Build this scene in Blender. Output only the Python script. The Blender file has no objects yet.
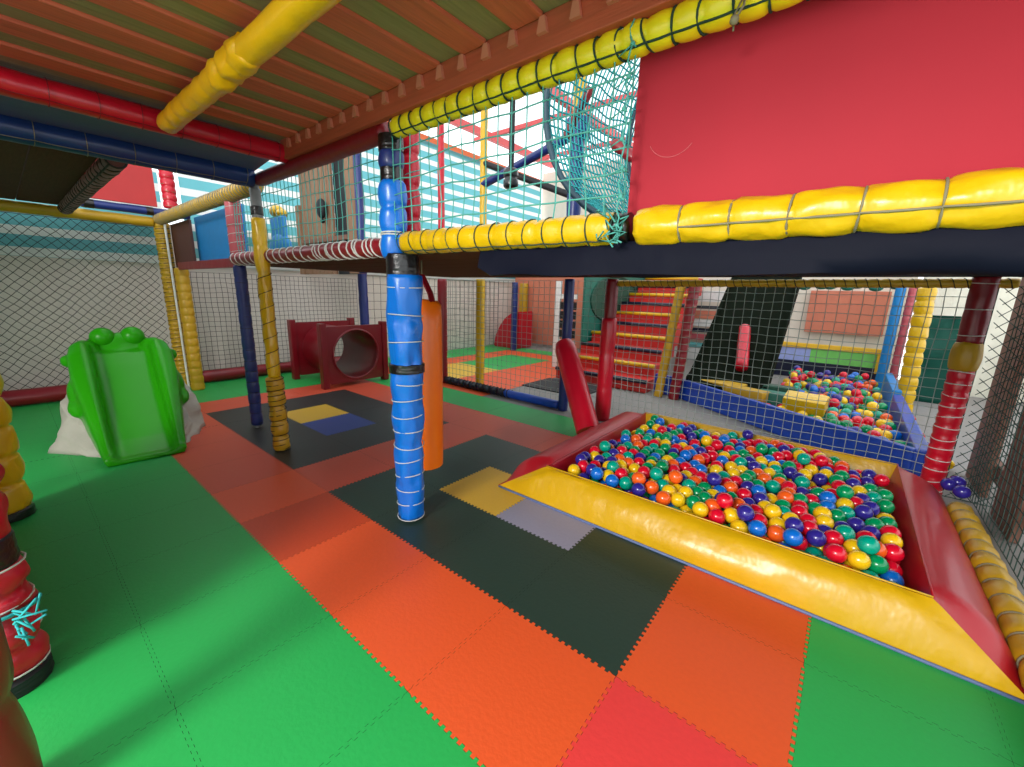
import bpy, bmesh, math, random
import numpy as np
from mathutils import Vector, Matrix, noise

# ------------------------------------------------------------------ camera, world, light, exposure
scene = bpy.context.scene
C = scene.collection
EYE = 1.29
FPX, YAW, PITCH, ROLL = 409.9, -0.679263, 0.219488, 0.026936


def make_camera():
    cy, sy = math.cos(YAW), math.sin(YAW)
    r1 = Matrix(((cy, -sy, 0), (0, 0, -1), (sy, cy, 0)))
    cp, sp = math.cos(PITCH), math.sin(PITCH)
    rx = Matrix(((1, 0, 0), (0, cp, -sp), (0, sp, cp)))
    cr, sr = math.cos(ROLL), math.sin(ROLL)
    rz = Matrix(((cr, -sr, 0), (sr, cr, 0), (0, 0, 1)))
    R = rz @ rx @ r1                      # world -> camera (x right, y down, z forward)
    X, Y, Z = Vector(R[0]), -Vector(R[1]), -Vector(R[2])
    m = Matrix((X, Y, Z)).transposed().to_4x4()
    m.translation = (0, 0, EYE)
    cam = bpy.data.cameras.new('camera')
    cam.sensor_fit = 'HORIZONTAL'
    cam.sensor_width = 36.0
    cam.lens = 36.0 * FPX / 1024.0
    cam.clip_start = 0.02
    o = bpy.data.objects.new('camera', cam)
    o.matrix_world = m
    C.objects.link(o)
    scene.camera = o


make_camera()
world = bpy.data.worlds.new('overcast_sky')
scene.world = world
world.use_nodes = True
world.node_tree.nodes['Background'].inputs['Color'].default_value = (0.93, 0.97, 1.0, 1)
world.node_tree.nodes['Background'].inputs['Strength'].default_value = 2.1


def area_light(name, loc, target, sx, sy, power, col=(1, 1, 1)):
    l = bpy.data.lights.new(name, 'AREA')
    l.shape = 'RECTANGLE'
    l.size, l.size_y, l.energy, l.color = sx, sy, power, col
    o = bpy.data.objects.new(name, l)
    o.location = loc
    d = Vector(target) - Vector(loc)
    o.rotation_euler = d.to_track_quat('-Z', 'Y').to_euler()
    C.objects.link(o)


area_light('daylight_from_shop_front', (-0.75, -4.2, 3.0), (-0.5, 1.0, 0.6), 1.5, 1.3, 330, (1.0, 0.97, 0.92))

vs = scene.view_settings
scene.display_settings.display_device = 'sRGB'
vs.view_transform = 'Standard'
vs.look = 'None'
vs.exposure = 0.0
vs.gamma = 1.0
vs.use_curve_mapping = False

R_ = random.Random(7)


# ------------------------------------------------------------------ materials
def lin(c):
    return tuple(((v / 255) / 12.92 if v / 255 <= 0.04045 else ((v / 255 + 0.055) / 1.055) ** 2.4) for v in c) + (1,)


def mat(name, rgb, rough=0.5, bump=0.0, scale=20.0, vary=0.12, coat=0.0, spec=0.5, stretch=None, translucent=0.0, detail=3.0):
    m = bpy.data.materials.new(name)
    m.use_nodes = True
    nt = m.node_tree
    b = nt.nodes['Principled BSDF']
    tc = nt.nodes.new('ShaderNodeTexCoord')
    mp = nt.nodes.new('ShaderNodeMapping')
    nt.links.new(tc.outputs['Object'], mp.inputs['Vector'])
    if stretch:
        mp.inputs['Scale'].default_value = stretch
    n = nt.nodes.new('ShaderNodeTexNoise')
    n.inputs['Scale'].default_value = scale
    n.inputs['Detail'].default_value = detail
    nt.links.new(mp.outputs['Vector'], n.inputs['Vector'])
    mix = nt.nodes.new('ShaderNodeMix')
    mix.data_type = 'RGBA'
    c = lin(rgb)
    mix.inputs['A'].default_value = tuple(v * (1 - vary) for v in c[:3]) + (1,)
    mix.inputs['B'].default_value = tuple(min(1, v * (1 + vary)) for v in c[:3]) + (1,)
    nt.links.new(n.outputs['Fac'], mix.inputs['Factor'])
    nt.links.new(mix.outputs['Result'], b.inputs['Base Color'])
    b.inputs['Roughness'].default_value = rough
    b.inputs['Specular IOR Level'].default_value = spec
    b.inputs['Coat Weight'].default_value = coat
    b.inputs['Coat Roughness'].default_value = 0.15
    if bump:
        bn = nt.nodes.new('ShaderNodeBump')
        bn.inputs['Strength'].default_value = bump
        bn.inputs['Distance'].default_value = 0.02
        nt.links.new(n.outputs['Fac'], bn.inputs['Height'])
        nt.links.new(bn.outputs['Normal'], b.inputs['Normal'])
    if translucent:
        tr = nt.nodes.new('ShaderNodeBsdfTranslucent')
        nt.links.new(mix.outputs['Result'], tr.inputs['Color'])
        ms = nt.nodes.new('ShaderNodeMixShader')
        ms.inputs['Fac'].default_value = translucent
        nt.links.new(b.outputs['BSDF'], ms.inputs[1])
        nt.links.new(tr.outputs['BSDF'], ms.inputs[2])
        nt.links.new(ms.outputs['Shader'], nt.nodes['Material Output'].inputs['Surface'])
    return m


def vinyl(name, rgb, rough=0.32, bump=0.25, scale=9):
    return mat(name, rgb, rough, bump, scale, 0.1, coat=0.15, stretch=(1, 1, 0.6))


M = dict(
    yel=vinyl('yellow_vinyl', (218, 174, 8), .34, .55, 14),
    yelpipe=vinyl('orange_yellow_vinyl', (236, 176, 10), .4, .4, 12),
    yelb=vinyl('brightened_yellow_vinyl', (255, 222, 24), .4, .3, 12),  # yellow brightened in the colour to make up for the shaded fascia rail
    railblue=vinyl('deep_blue_vinyl', (16, 52, 112), 0.4),
    yeldull=vinyl('old_yellow_vinyl', (190, 148, 20), 0.5, 0.3, 12),
    red=vinyl('red_vinyl', (196, 12, 40)),
    darkred=vinyl('dark_red_vinyl', (128, 12, 26), 0.4),
    pink=vinyl('faded_red_vinyl', (190, 84, 92), 0.5),
    brownred=vinyl('brown_red_vinyl', (116, 66, 60), 0.5),
    blue=vinyl('bright_blue_vinyl', (6, 112, 214)),
    navy=vinyl('navy_vinyl', (13, 20, 48), 0.35),
    apron=mat('dark_navy_vinyl', (7, 10, 28), 0.62, .4, 6, .15, spec=.12),
    dblue=vinyl('dark_blue_vinyl', (22, 42, 110), 0.4),
    mblue=vinyl('mid_blue_vinyl', (14, 66, 168), 0.4),
    orange=vinyl('orange_vinyl', (255, 116, 8), 0.35, 0.15),
    bluegrey=vinyl('blue_grey_vinyl', (92, 108, 150), 0.5),
    pityel=vinyl('yellow_pit_vinyl', (206, 160, 10), 0.32, 0.6, 8),
    pitred=vinyl('red_pit_vinyl', (178, 16, 32), 0.42, 0.03, 4),
    pitblue=vinyl('blue_pit_vinyl', (14, 62, 165), 0.4),
    tape=mat('black_tape', (16, 16, 18), 0.3, 0.3, 30, coat=0.3),
    steel=mat('galvanised_pipe', (120, 122, 122), 0.45, 0.1, 60),
    cordw=mat('white_cord', (205, 205, 200), 0.8),
    cordg=mat('grey_cord', (130, 122, 96), 0.8),
    cordd=mat('dark_cord', (38, 36, 28), 0.8),
    corddg=mat('dark_green_cord', (30, 60, 50), 0.8),
    netteal=mat('teal_net_cord', (84, 168, 158), 0.8),
    netteal2=mat('bright_teal_net_cord', (40, 165, 168), 0.8),
    netblack=mat('black_net_cord', (34, 32, 34), 0.85),
    netgrey=mat('pale_grey_net_cord', (150, 160, 154), 0.85),
    netgreen=mat('dark_green_net_cord', (36, 66, 58), 0.85),
    wood=mat('red_brown_plank_wood', (204, 100, 70), 0.6, 0.15, 6, 0.3, stretch=(12, 0.7, 12)),
    wood2=mat('pale_red_brown_wood', (206, 124, 98), 0.6, 0.1, 6, 0.2),
    fascia=mat('red_brown_fascia_wood', (182, 84, 56), 0.6, 0.12, 6, 0.25, stretch=(0.7, 12, 12)),
    ply=mat('green_brown_plywood', (146, 134, 92), 0.7, 0.15, 6, 0.35, stretch=(12, 0.7, 12)),
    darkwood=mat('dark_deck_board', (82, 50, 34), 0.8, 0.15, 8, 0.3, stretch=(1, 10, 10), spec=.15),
    plank=mat('tan_plank_wood', (140, 106, 80), 0.7, 0.15, 6, 0.3, stretch=(14, 14, 0.8)),
    plank2=mat('weathered_brown_plank', (124, 86, 70), 0.7, 0.15, 6, 0.25, stretch=(14, 14, 0.8)),
    redply=mat('red_painted_panel', (172, 40, 54), 0.6, 0.04, 3, 0.1, detail=6, spec=.15),
    redply2=mat('red_painted_board', (180, 40, 40), 0.5, 0.05, 5),
    plaster=mat('white_plaster', (208, 200, 190), 0.85, 0.08, 6, 0.05, detail=6),
    cream=mat('cream_render', (226, 216, 200), 0.85, 0.06, 8, 0.06),
    terra=mat('terracotta_board', (206, 122, 96), 0.7, 0.06, 10, 0.1),
    concrete=mat('grey_concrete', (132, 128, 124), 0.8, 0.1, 12, 0.12),
    seam=mat('dark_floor_seam', (20, 26, 20), 0.9),
    mgreen=mat('green_foam_mat', (34, 164, 76), 0.5, 0.06, 60, 0.06),
    morange=mat('orange_foam_mat', (222, 84, 36), 0.48, 0.06, 60, 0.06),
    morangedark=mat('brown_orange_foam_mat', (196, 68, 28), 0.48, 0.06, 60, 0.06),
    morangered=mat('red_orange_foam_mat', (206, 80, 52), 0.48, 0.06, 60, 0.06),
    mred=mat('red_foam_mat', (222, 60, 58), 0.48, 0.06, 60, 0.06),
    mdark=mat('dark_green_foam_mat', (38, 58, 48), 0.45, 0.06, 60, 0.08),
    mblack=mat('black_foam_mat', (44, 44, 42), 0.45, 0.06, 60, 0.08),
    myellow=mat('yellow_foam_mat', (222, 176, 52), 0.48, 0.06, 60, 0.06),
    mgrey=mat('lilac_grey_foam_mat', (148, 146, 168), 0.48, 0.06, 60, 0.06),
    matblue=mat('blue_foam_mat', (44, 66, 140), 0.48, 0.06, 60, 0.06),
    frog=mat('green_moulded_plastic', (40, 146, 12), 0.3, 0.0, 5, 0.06, coat=0.0, spec=.22),
    rock=mat('grey_white_moulded_rock', (172, 168, 156), 0.6, 0.4, 9, 0.14),
    tunred=mat('dark_red_moulded_plastic', (112, 8, 22), 0.3, 0.0, 5, 0.05, coat=0.2),
    slidedark=mat('black_green_slide_matting', (12, 20, 9), 0.9, 0.1, 40, 0.2, spec=.08),
    stairred=mat('red_stair_vinyl', (190, 36, 30), 0.5, 0.1, 10),
    greentarp=mat('green_tarpaulin', (14, 104, 88), 0.5, 0.3, 6, 0.2),
    sheet=mat('crumpled_white_sheeting', (232, 230, 218), 0.4, 0.6, 9, 0.08, translucent=0.5),
    hoopteal=mat('dark_teal_hoop', (22, 62, 76), 0.4),
    darkgreen=mat('dark_green_mesh', (16, 70, 52), 0.7, 0.2, 30, 0.2),
    truss=mat('red_painted_steel', (214, 84, 84), 0.5),
    lav=mat('lavender_board', (158, 172, 226), 0.5),
    lime=mat('light_green_board', (120, 205, 96), 0.5),
    brightyel=mat('yellow_board_trim', (238, 190, 44), 0.5),
    bluepanel=mat('sky_blue_panel', (20, 128, 196), 0.45),
    brownpanel=mat('brown_board', (86, 46, 38), 0.6),
    scratch=mat('pale_scratch', (206, 96, 104), 0.6),
    white=mat('white_board', (226, 226, 222), 0.6),
    blackboard=mat('black_slats', (20, 22, 26), 0.6),
    teal=mat('pale_teal_rail', (110, 190, 190), 0.5),
    peach=mat('orange_roof_board', (228, 136, 88), 0.6, translucent=0.4),
)


def striped_tarp_material():
    m = bpy.data.materials.new('teal_white_striped_tarp')
    m.use_nodes = True
    nt = m.node_tree
    b = nt.nodes['Principled BSDF']
    g = nt.nodes.new('ShaderNodeNewGeometry')
    s = nt.nodes.new('ShaderNodeSeparateXYZ')
    nt.links.new(g.outputs['Position'], s.inputs['Vector'])
    nz = nt.nodes.new('ShaderNodeTexNoise')
    nz.inputs['Scale'].default_value = 2.0
    a = nt.nodes.new('ShaderNodeMath'); a.operation = 'MULTIPLY_ADD'
    a.inputs[1].default_value = 1 / 0.21
    a.inputs[2].default_value = 0.75
    nt.links.new(s.outputs['Z'], a.inputs[0])
    f = nt.nodes.new('ShaderNodeMath'); f.operation = 'FRACT'
    nt.links.new(a.outputs[0], f.inputs[0])
    st = nt.nodes.new('ShaderNodeMath'); st.operation = 'GREATER_THAN'
    st.inputs[1].default_value = 0.42
    nt.links.new(f.outputs[0], st.inputs[0])
    mix = nt.nodes.new('ShaderNodeMix'); mix.data_type = 'RGBA'
    mix.inputs['A'].default_value = lin((222, 226, 222))
    mix.inputs['B'].default_value = lin((104, 178, 186))
    nt.links.new(st.outputs[0], mix.inputs['Factor'])
    nt.links.new(mix.outputs['Result'], b.inputs['Base Color'])
    b.inputs['Roughness'].default_value = 0.6
    tr = nt.nodes.new('ShaderNodeBsdfTranslucent')
    nt.links.new(mix.outputs['Result'], tr.inputs['Color'])
    ms = nt.nodes.new('ShaderNodeMixShader'); ms.inputs['Fac'].default_value = 0.45
    nt.links.new(b.outputs['BSDF'], ms.inputs[1]); nt.links.new(tr.outputs['BSDF'], ms.inputs[2])
    nt.links.new(ms.outputs['Shader'], nt.nodes['Material Output'].inputs['Surface'])
    return m


M['tarp'] = striped_tarp_material()


def glazing_material():
    m = bpy.data.materials.new('clear_roof_glazing')
    m.use_nodes = True
    nt = m.node_tree
    nt.nodes.remove(nt.nodes['Principled BSDF'])
    t = nt.nodes.new('ShaderNodeBsdfTransparent'); t.inputs['Color'].default_value = (0.93, 0.96, 0.96, 1)
    gl = nt.nodes.new('ShaderNodeBsdfGlossy'); gl.inputs['Roughness'].default_value = 0.1
    ms = nt.nodes.new('ShaderNodeMixShader'); ms.inputs['Fac'].default_value = 0.04
    nt.links.new(t.outputs[0], ms.inputs[1]); nt.links.new(gl.outputs[0], ms.inputs[2])
    nt.links.new(ms.outputs[0], nt.nodes['Material Output'].inputs['Surface'])
    return m


M['glazing'] = glazing_material()


# ------------------------------------------------------------------ mesh helpers
def new():
    return bmesh.new()


def tube(bm, pts, r, seg=12, cap=True, closed=False):
    """sweep a circle along pts; r is a number or a function(i, angle) -> radius"""
    pts = [Vector(p) for p in pts]
    n = len(pts)
    rings = []
    t0 = (pts[1] - pts[0]).normalized()
    up = Vector((0, 0, 1)) if abs(t0.z) < 0.9 else Vector((1, 0, 0))
    nrm = (up - t0 * up.dot(t0)).normalized()
    for i, p in enumerate(pts):
        if closed:
            t = (pts[(i + 1) % n] - pts[i - 1]).normalized()
        else:
            t = (pts[min(i + 1, n - 1)] - pts[max(i - 1, 0)]).normalized()
        nrm = (nrm - t * nrm.dot(t)).normalized()
        bi = t.cross(nrm)
        ring = []
        for k in range(seg):
            a = 2 * math.pi * k / seg
            rr = r(i, a) if callable(r) else r
            ring.append(bm.verts.new(p + (nrm * math.cos(a) + bi * math.sin(a)) * rr))
        rings.append(ring)
    for i in range(n if closed else n - 1):
        A, B = rings[i], rings[(i + 1) % n]
        for k in range(seg):
            bm.faces.new((A[k], A[(k + 1) % seg], B[(k + 1) % seg], B[k]))
    if cap and not closed:
        bm.faces.new(list(reversed(rings[0])))
        bm.faces.new(rings[-1])


def box(bm, c, s, rot=None, bev=0.0):
    ret = bmesh.ops.create_cube(bm, size=1)
    vs_ = ret['verts']
    m = Matrix.Translation(Vector(c)) @ (rot.to_4x4() if rot else Matrix.Identity(4)) @ Matrix.Diagonal((s[0], s[1], s[2], 1))
    bmesh.ops.transform(bm, matrix=m, verts=vs_)
    if bev:
        es = list({e for v in vs_ for e in v.link_edges})
        bmesh.ops.bevel(bm, geom=es, offset=bev, segments=2, affect='EDGES', profile=0.6)


def span(bm, a, b, bev=0.0):
    a, b = Vector(a), Vector(b)
    box(bm, (a + b) / 2, b - a, None, bev)


def ball(bm, c, s, u=16, v=10, rot=None):
    ret = bmesh.ops.create_uvsphere(bm, u_segments=u, v_segments=v, radius=1)
    s = (s, s, s) if not hasattr(s, '__len__') else s
    m = Matrix.Translation(Vector(c)) @ (rot.to_4x4() if rot else Matrix.Identity(4)) @ Matrix.Diagonal((s[0], s[1], s[2], 1))
    bmesh.ops.transform(bm, matrix=m, verts=ret['verts'])


def prism(bm, outline, axis, lo, hi):
    """extrude a 2D outline; axis 'x','y','z' is the extrusion axis"""
    def P(u, v, w):
        return {'x': (w, u, v), 'y': (u, w, v), 'z': (u, v, w)}[axis]
    a = [bm.verts.new(P(u, v, lo)) for u, v in outline]
    b = [bm.verts.new(P(u, v, hi)) for u, v in outline]
    n = len(a)
    bm.faces.new(a); bm.faces.new(b)
    for i in range(n):
        bm.faces.new((a[i], a[(i + 1) % n], b[(i + 1) % n], b[i]))


def lerp(a, b, t):
    return Vector(a) * (1 - t) + Vector(b) * t


def pad(bm, p0, p1, r, tie=0.14, amp=0.18, seed=0, seg=18, sag=0.0, flat=0.0, rough_=0.06, r1=None):
    """a foam sleeve pinched by its ties: bulges between ties, creases round them"""
    p0, p1 = Vector(p0), Vector(p1)
    L = (p1 - p0).length
    nt_ = max(1, round(L / tie)) if tie else 1
    per = max(6, min(12, int(L / nt_ / 0.012)))
    n = nt_ * per
    pts = []
    for i in range(n + 1):
        t = i / n
        p = lerp(p0, p1, t)
        p.z -= sag * 4 * t * (1 - t)
        pts.append(p)
    sd = seed * 13.7

    def rad(i, a):
        t = (i % per) / per if i < n else 0
        tt = 0.0 if i in (0, n) and not tie else abs(math.sin(math.pi * t)) ** 0.45 if tie else 1.0
        if not tie and i in (0, n):
            tt = 0.75
        k = 1 - amp + amp * tt
        nz = noise.noise(Vector((math.cos(a) * 1.6 + sd, math.sin(a) * 1.6, i / per * 1.7)))
        nz2 = noise.noise(Vector((math.cos(a) * 5 + sd, math.sin(a) * 5 + 9, i / per * 2.6)))
        rr = r if r1 is None else r + (r1 - r) * i / n
        return rr * (k + rough_ * nz + rough_ * 0.9 * nz2 * (1.5 - tt))
    tube(bm, pts, rad, seg)
    return [pts[k * per] for k in range(nt_ + 1)], (p1 - p0).normalized()


def ring_at(bm, c, d, R, w=0.004, n=16, tilt=0.0, seed=0):
    d = Vector(d).normalized()
    up = Vector((0, 0, 1)) if abs(d.z) < 0.9 else Vector((1, 0, 0))
    u = (up - d * up.dot(d)).normalized()
    v = d.cross(u)
    pts = [Vector(c) + (u * math.cos(a) + v * math.sin(a)) * R + d * (tilt * math.cos(a + seed)) for a in [2 * math.pi * k / n for k in range(n)]]
    tube(bm, pts, w, 5, closed=True)


def helix(bm, p0, p1, R, pitch, w=0.004, seed=0.0, n=12):
    p0, p1 = Vector(p0), Vector(p1)
    d = (p1 - p0).normalized()
    up = Vector((0, 0, 1)) if abs(d.z) < 0.9 else Vector((1, 0, 0))
    u = (up - d * up.dot(d)).normalized(); v = d.cross(u)
    L = (p1 - p0).length
    turns = L / pitch
    N = int(turns * n)
    pts = []
    for i in range(N + 1):
        a = 2 * math.pi * i / n + seed
        jit = 1 + 0.05 * noise.noise(Vector((i * 0.13, seed, 2)))
        pts.append(lerp(p0, p1, i / N) + (u * math.cos(a) + v * math.sin(a)) * R * jit)
    tube(bm, pts, w, 4)


def smooth(me, on=True):
    me.polygons.foreach_set('use_smooth', [on] * len(me.polygons))


def obj(name, bm, m, parent=None, sm=True, ang=None):
    bmesh.ops.recalc_face_normals(bm, faces=bm.faces[:])
    me = bpy.data.meshes.new(name)
    xs = [v.co for v in bm.verts]
    if parent is None:
        lo = Vector((min(c.x for c in xs), min(c.y for c in xs), min(c.z for c in xs)))
        hi = Vector((max(c.x for c in xs), max(c.y for c in xs), max(c.z for c in xs)))
        off = Vector(((lo.x + hi.x) / 2, (lo.y + hi.y) / 2, lo.z))
    else:
        off = parent.location.copy()
        if parent.parent:
            off += parent.parent.location
        if parent.type == 'MESH' and parent.parent is None:
            off = parent.location.copy()
    bmesh.ops.translate(bm, verts=bm.verts[:], vec=-off)
    bm.to_mesh(me)
    bm.free()
    smooth(me, sm)
    if ang is not None:
        try:
            me.set_sharp_from_angle(angle=math.radians(ang))
        except Exception:
            pass
    if isinstance(m, (list, tuple)):
        for k in m:
            me.materials.append(k)
    else:
        me.materials.append(m)
    o = bpy.data.objects.new(name, me)
    C.objects.link(o)
    if parent is None:
        o.location = off
    else:
        o.parent = parent
    return o


def tag(o, label, cat, group=None, kind=None):
    o['label'] = label
    o['category'] = cat
    if group:
        o['group'] = group
    if kind:
        o['kind'] = kind
    return o


def thing(name, label, cat, loc, group=None):
    o = bpy.data.objects.new(name, None)
    o.empty_display_size = 0.1
    o.location = loc
    C.objects.link(o)
    return tag(o, label, cat, group)


def struct(name, bm, m, sm=False, label=None):
    o = obj(name, bm, m, None, sm)
    o['kind'] = 'structure'
    if label:
        o['label'] = label
    return o


# ------------------------------------------------------------------ the floor of interlocking mats
S = 0.5
X0, Y0 = -0.432, 1.152


def tile_colour(i, j):
    """i: index along x (tile spans X0+i*S .. +S), j: along y"""
    x, y = X0 + (i + .5) * S, Y0 + (j + .5) * S
    if y > 3.65 + .01:
        if x < -3.4 and y < 7.8:
            if -5.45 < x < -4.4 and 4.1 < y < 5.4:
                return 'myellow'
            if -5.45 < x < -4.4 and 5.4 < y < 6.6:
                return 'mgreen'
            if x < -5.9 or y > 7.1:
                return 'mgreen'
            return 'morange'
        return None
    if j >= 4:
        return 'mgreen'
    if i >= 1:
        return 'mgreen'
    if j < -1:
        return 'mgreen'
    if j == -1:
        if i == 0:
            return 'mred'
        if i in (-4, 0):
            return 'morangedark'
        return 'morange' if i >= -5 else 'morangered' if i >= -10 else 'mgreen'
    if i == 0:
        return 'morange'
    if j == 3:
        return 'morangered' if i >= -10 else 'mgreen'
    if -4 <= i <= -1:
        if j == 1 and i == -3: return 'myellow'
        if j == 1 and i == -2: return 'mgrey'
        return 'mdark'
    if i == -5: return 'morangered'
    if -9 <= i <= -6:
        if j == 1 and i == -8: return 'myellow'
        if j == 1 and i == -7: return 'matblue'
        return 'mblack'
    if i == -10: return 'morangered'
    return 'mgreen'


def build_floor():
    bm = new()
    names = ['morangedark', 'morangered', 'mgreen', 'morange', 'mred', 'mdark', 'mblack', 'myellow', 'mgrey', 'matblue']
    p = S / 18

    def wave(t):                             # zero near the tile corners, puzzle teeth between
        f = (t / S) % 1.0
        if f < 0.045 or f > 0.955:
            return 0
        ph = (t / p) % 1.0
        return (0.0055 if ph < 0.5 else -0.0055)

    def edge(a, b, const, vertical, sgn):
        pts = []
        n = 18
        for k in range(n):
            for q in (0.02, 0.48, 0.52, 0.98):
                t = (k + q) / n
                v = a + (b - a) * t
                base = (v - (Y0 if vertical else X0))
                w = wave(base + 100 * S)
                pts.append((const + w, v) if vertical else (v, const + w))
        return pts
    for i in range(-13, 6):
        for j in range(-9, 14):
            c = tile_colour(i, j)
            if not c:
                continue
            xa, xb = X0 + i * S, X0 + (i + 1) * S
            ya, yb = Y0 + j * S, Y0 + (j + 1) * S
            if i == 2:
                xb = .76
            if i > 2 or (i == 2 and j > 4):
                continue
            if math.hypot((xa + xb) / 2, (ya + yb) / 2) < 4.6:
                out = edge(xa, xb, ya, False, 1) + edge(ya, yb, xb, True, 1) + edge(xb, xa, yb, False, 1) + edge(yb, ya, xa, True, 1)
            else:
                out = [(xa, ya), (xb, ya), (xb, yb), (xa, yb)]
            cx, cy = (xa + xb) / 2, (ya + yb) / 2
            k = 0.9975
            f = bm.faces.new([bm.verts.new((cx + (x - cx) * k, cy + (y - cy) * k, 0.0)) for x, y in out])
            f.material_index = names.index(c)
            if f.normal.z < 0:
                f.normal_flip()
    me = bpy.data.meshes.new('floor')
    # the slab under the mats, and the bare concrete beyond the play frame
    k = len(names)
    f = bm.faces.new([bm.verts.new(v) for v in ((-6.9, -3.4, -.004), (.77, -3.4, -.004), (.77, 3.66, -.004), (-6.9, 3.66, -.004))])
    f.material_index = k
    f = bm.faces.new([bm.verts.new(v) for v in ((.77, -3.4, -.004), (2.6, -3.4, -.004), (2.6, 3.66, -.004), (.77, 3.66, -.004))])
    f.material_index = k + 1
    f = bm.faces.new([bm.verts.new(v) for v in ((-6.9, 3.66, -.004), (2.6, 3.66, -.004), (2.6, 9.6, -.004), (-6.9, 9.6, -.004))])
    f.material_index = k + 1
    bm.normal_update()
    for f in bm.faces:
        if f.normal.z < 0:
            f.normal_flip()
    bm.to_mesh(me); bm.free()
    for n in names:
        me.materials.append(M[n])
    me.materials.append(M['seam']); me.materials.append(M['concrete'])
    o = bpy.data.objects.new('floor', me)
    C.objects.link(o)
    o['kind'] = 'structure'


build_floor()

# ------------------------------------------------------------------ the room shell
WX = -6.75
bm = new(); span(bm, (WX - .12, -3.4, -.1), (WX, 9.6, 2.0)); struct('wall_left', bm, M['plaster'])
bm = new(); span(bm, (WX, 9.4, -.1), (-3.0, 9.55, 4.3)); span(bm, (-3.0, 9.4, -.1), (.75, 9.55, 2.6)); struct('wall_back', bm, M['cream'])
bm = new(); span(bm, (-6.9, -2.3, -.1), (-3.3, -2.2, 2.6)); struct('wall_shading', bm, M['plaster'])  # unseen wall, added to darken the corner round the frog slide
bm = new(); span(bm, (2.45, .6, -.1), (2.6, 9.6, .55)); struct('wall_right', bm, M['cream'])
# glazed roof on red steel
bm = new(); span(bm, (-6.9, 1.6, 4.62), (2.6, 9.6, 4.63)); struct('window_1', bm, M['glazing'])
bm = new()
for x in (-6.6, -4.4, -2.2, 0.2, 2.4):
    span(bm, (x - .05, 1.6, 4.46), (x + .05, 9.6, 4.60))
for y in (1.7, 3.4, 5.2, 7.0, 8.8):
    span(bm, (-6.85, y - .03, 4.42), (2.55, y + .03, 4.50))
struct('trim_1', bm, M['truss'])
bm = new(); span(bm, (WX - .05, 1.6, 3.95), (WX + .05, 9.4, 4.12)); struct('trim_2', bm, M['peach'])


def tarp(y0, y1, z0, z1, label, seed):
    bm = new()
    ny, nz = max(2, int((y1 - y0) / .12)), 24
    g = [[bm.verts.new((WX + .06 + .025 * noise.noise(Vector((y0 + (y1 - y0) * a / ny * 1.0, z0 + (z1 - z0) * b / nz, seed))), y0 + (y1 - y0) * a / ny,
                        z0 + (z1 - z0) * b / nz)) for b in range(nz + 1)] for a in range(ny + 1)]
    for a in range(ny):
        for b in range(nz):
            bm.faces.new((g[a][b], g[a + 1][b], g[a + 1][b + 1], g[a][b + 1]))
    o = obj('striped_tarp', bm, M['tarp'])
    tag(o, label, 'tarpaulin')


tarp(-2.2, 1.42, 1.52, 2.6, 'teal and white striped tarpaulin on the white wall above the green slide', 1)
tarp(1.62, 9.3, 1.52, 4.02, 'tall teal and white striped tarpaulin behind the upper netted level', 2)


# ------------------------------------------------------------------ padded posts and rails
def post(label, segs, loc, cat='post', group=None, name='padded_post'):
    """segs: list of dicts kind pad|cord rings|helix|tape|pipe"""
    t = thing(name, label, cat, loc, group)
    sleeve = t
    for s in segs:
        bm = new()
        k = s['k']
        if k == 'pad':
            pad(bm, s['a'], s['b'], s['r'], s.get('tie', .14), s.get('amp', .18), s.get('seed', 0), s.get('seg', 18), s.get('sag', 0), rough_=s.get('rough', .06), r1=s.get('r1'))
            sleeve = obj('foam_sleeve', bm, M[s['m']], t)
        elif k == 'pipe':
            tube(bm, [s['a'], s['b']], s['r'], 14); obj('steel_pipe', bm, M[s.get('m', 'steel')], t, ang=40)
        elif k == 'tape':
            a, b = Vector(s['a']), Vector(s['b'])
            n = 14
            tube(bm, [lerp(a, b, i / n) for i in range(n + 1)], lambda i, an: s['r'] * (1 + .03 * noise.noise(Vector((i * .9, an, s.get('seed', 1))))), 16)
            obj('tape_wrap', bm, M[s.get('m', 'tape')], t)
        elif k == 'rings':
            a, b = Vector(s['a']), Vector(s['b'])
            n = max(1, round((b - a).length / s['tie']))
            d = (b - a).normalized()
            up = Vector((0, 0, 1)) if abs(d.z) < 0.9 else Vector((1, 0, 0))
            u = (up - d * up.dot(d)).normalized(); v = d.cross(u)
            rr = s['r'] * (1 + s.get('grow', 0))
            rr0, rr1 = rr, s.get('r1', rr)
            phi = s.get('phi', 2.4)
            line = []
            for i in range(n + 1):
                if s.get('inner') and i in (0, n):
                    continue
                rr = rr0 + (rr1 - rr0) * i / n
                p = lerp(a, b, i / n)
                tl, sd = s.get('tilt', .004) * R_.uniform(-1, 1.4), R_.uniform(0, 6)
                for q in range(19):
                    an = phi + 2 * math.pi * q / 18
                    line.append(p + (u * math.cos(an) + v * math.sin(an)) * rr + d * (tl * math.cos(an + sd)))
                if i < n - (1 if s.get('inner') else 0):
                    for f in (.33, .66):
                        line.append(lerp(a, b, (i + f) / n) + (u * math.cos(phi) + v * math.sin(phi)) * rr * s.get('bow', 1.08))
            tube(bm, line, s.get('w', .004), 5)
            obj('tie_cord', bm, M[s['m']], t)
        elif k == 'helix':
            helix(bm, s['a'], s['b'], s['r'], s['pitch'], s.get('w', .004), s.get('seed', 0)); obj('tie_cord', bm, M[s['m']], t)
        else:
            bm.free()
    return t


def V3(x, y, z):
    return Vector((x, y, z))


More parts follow.
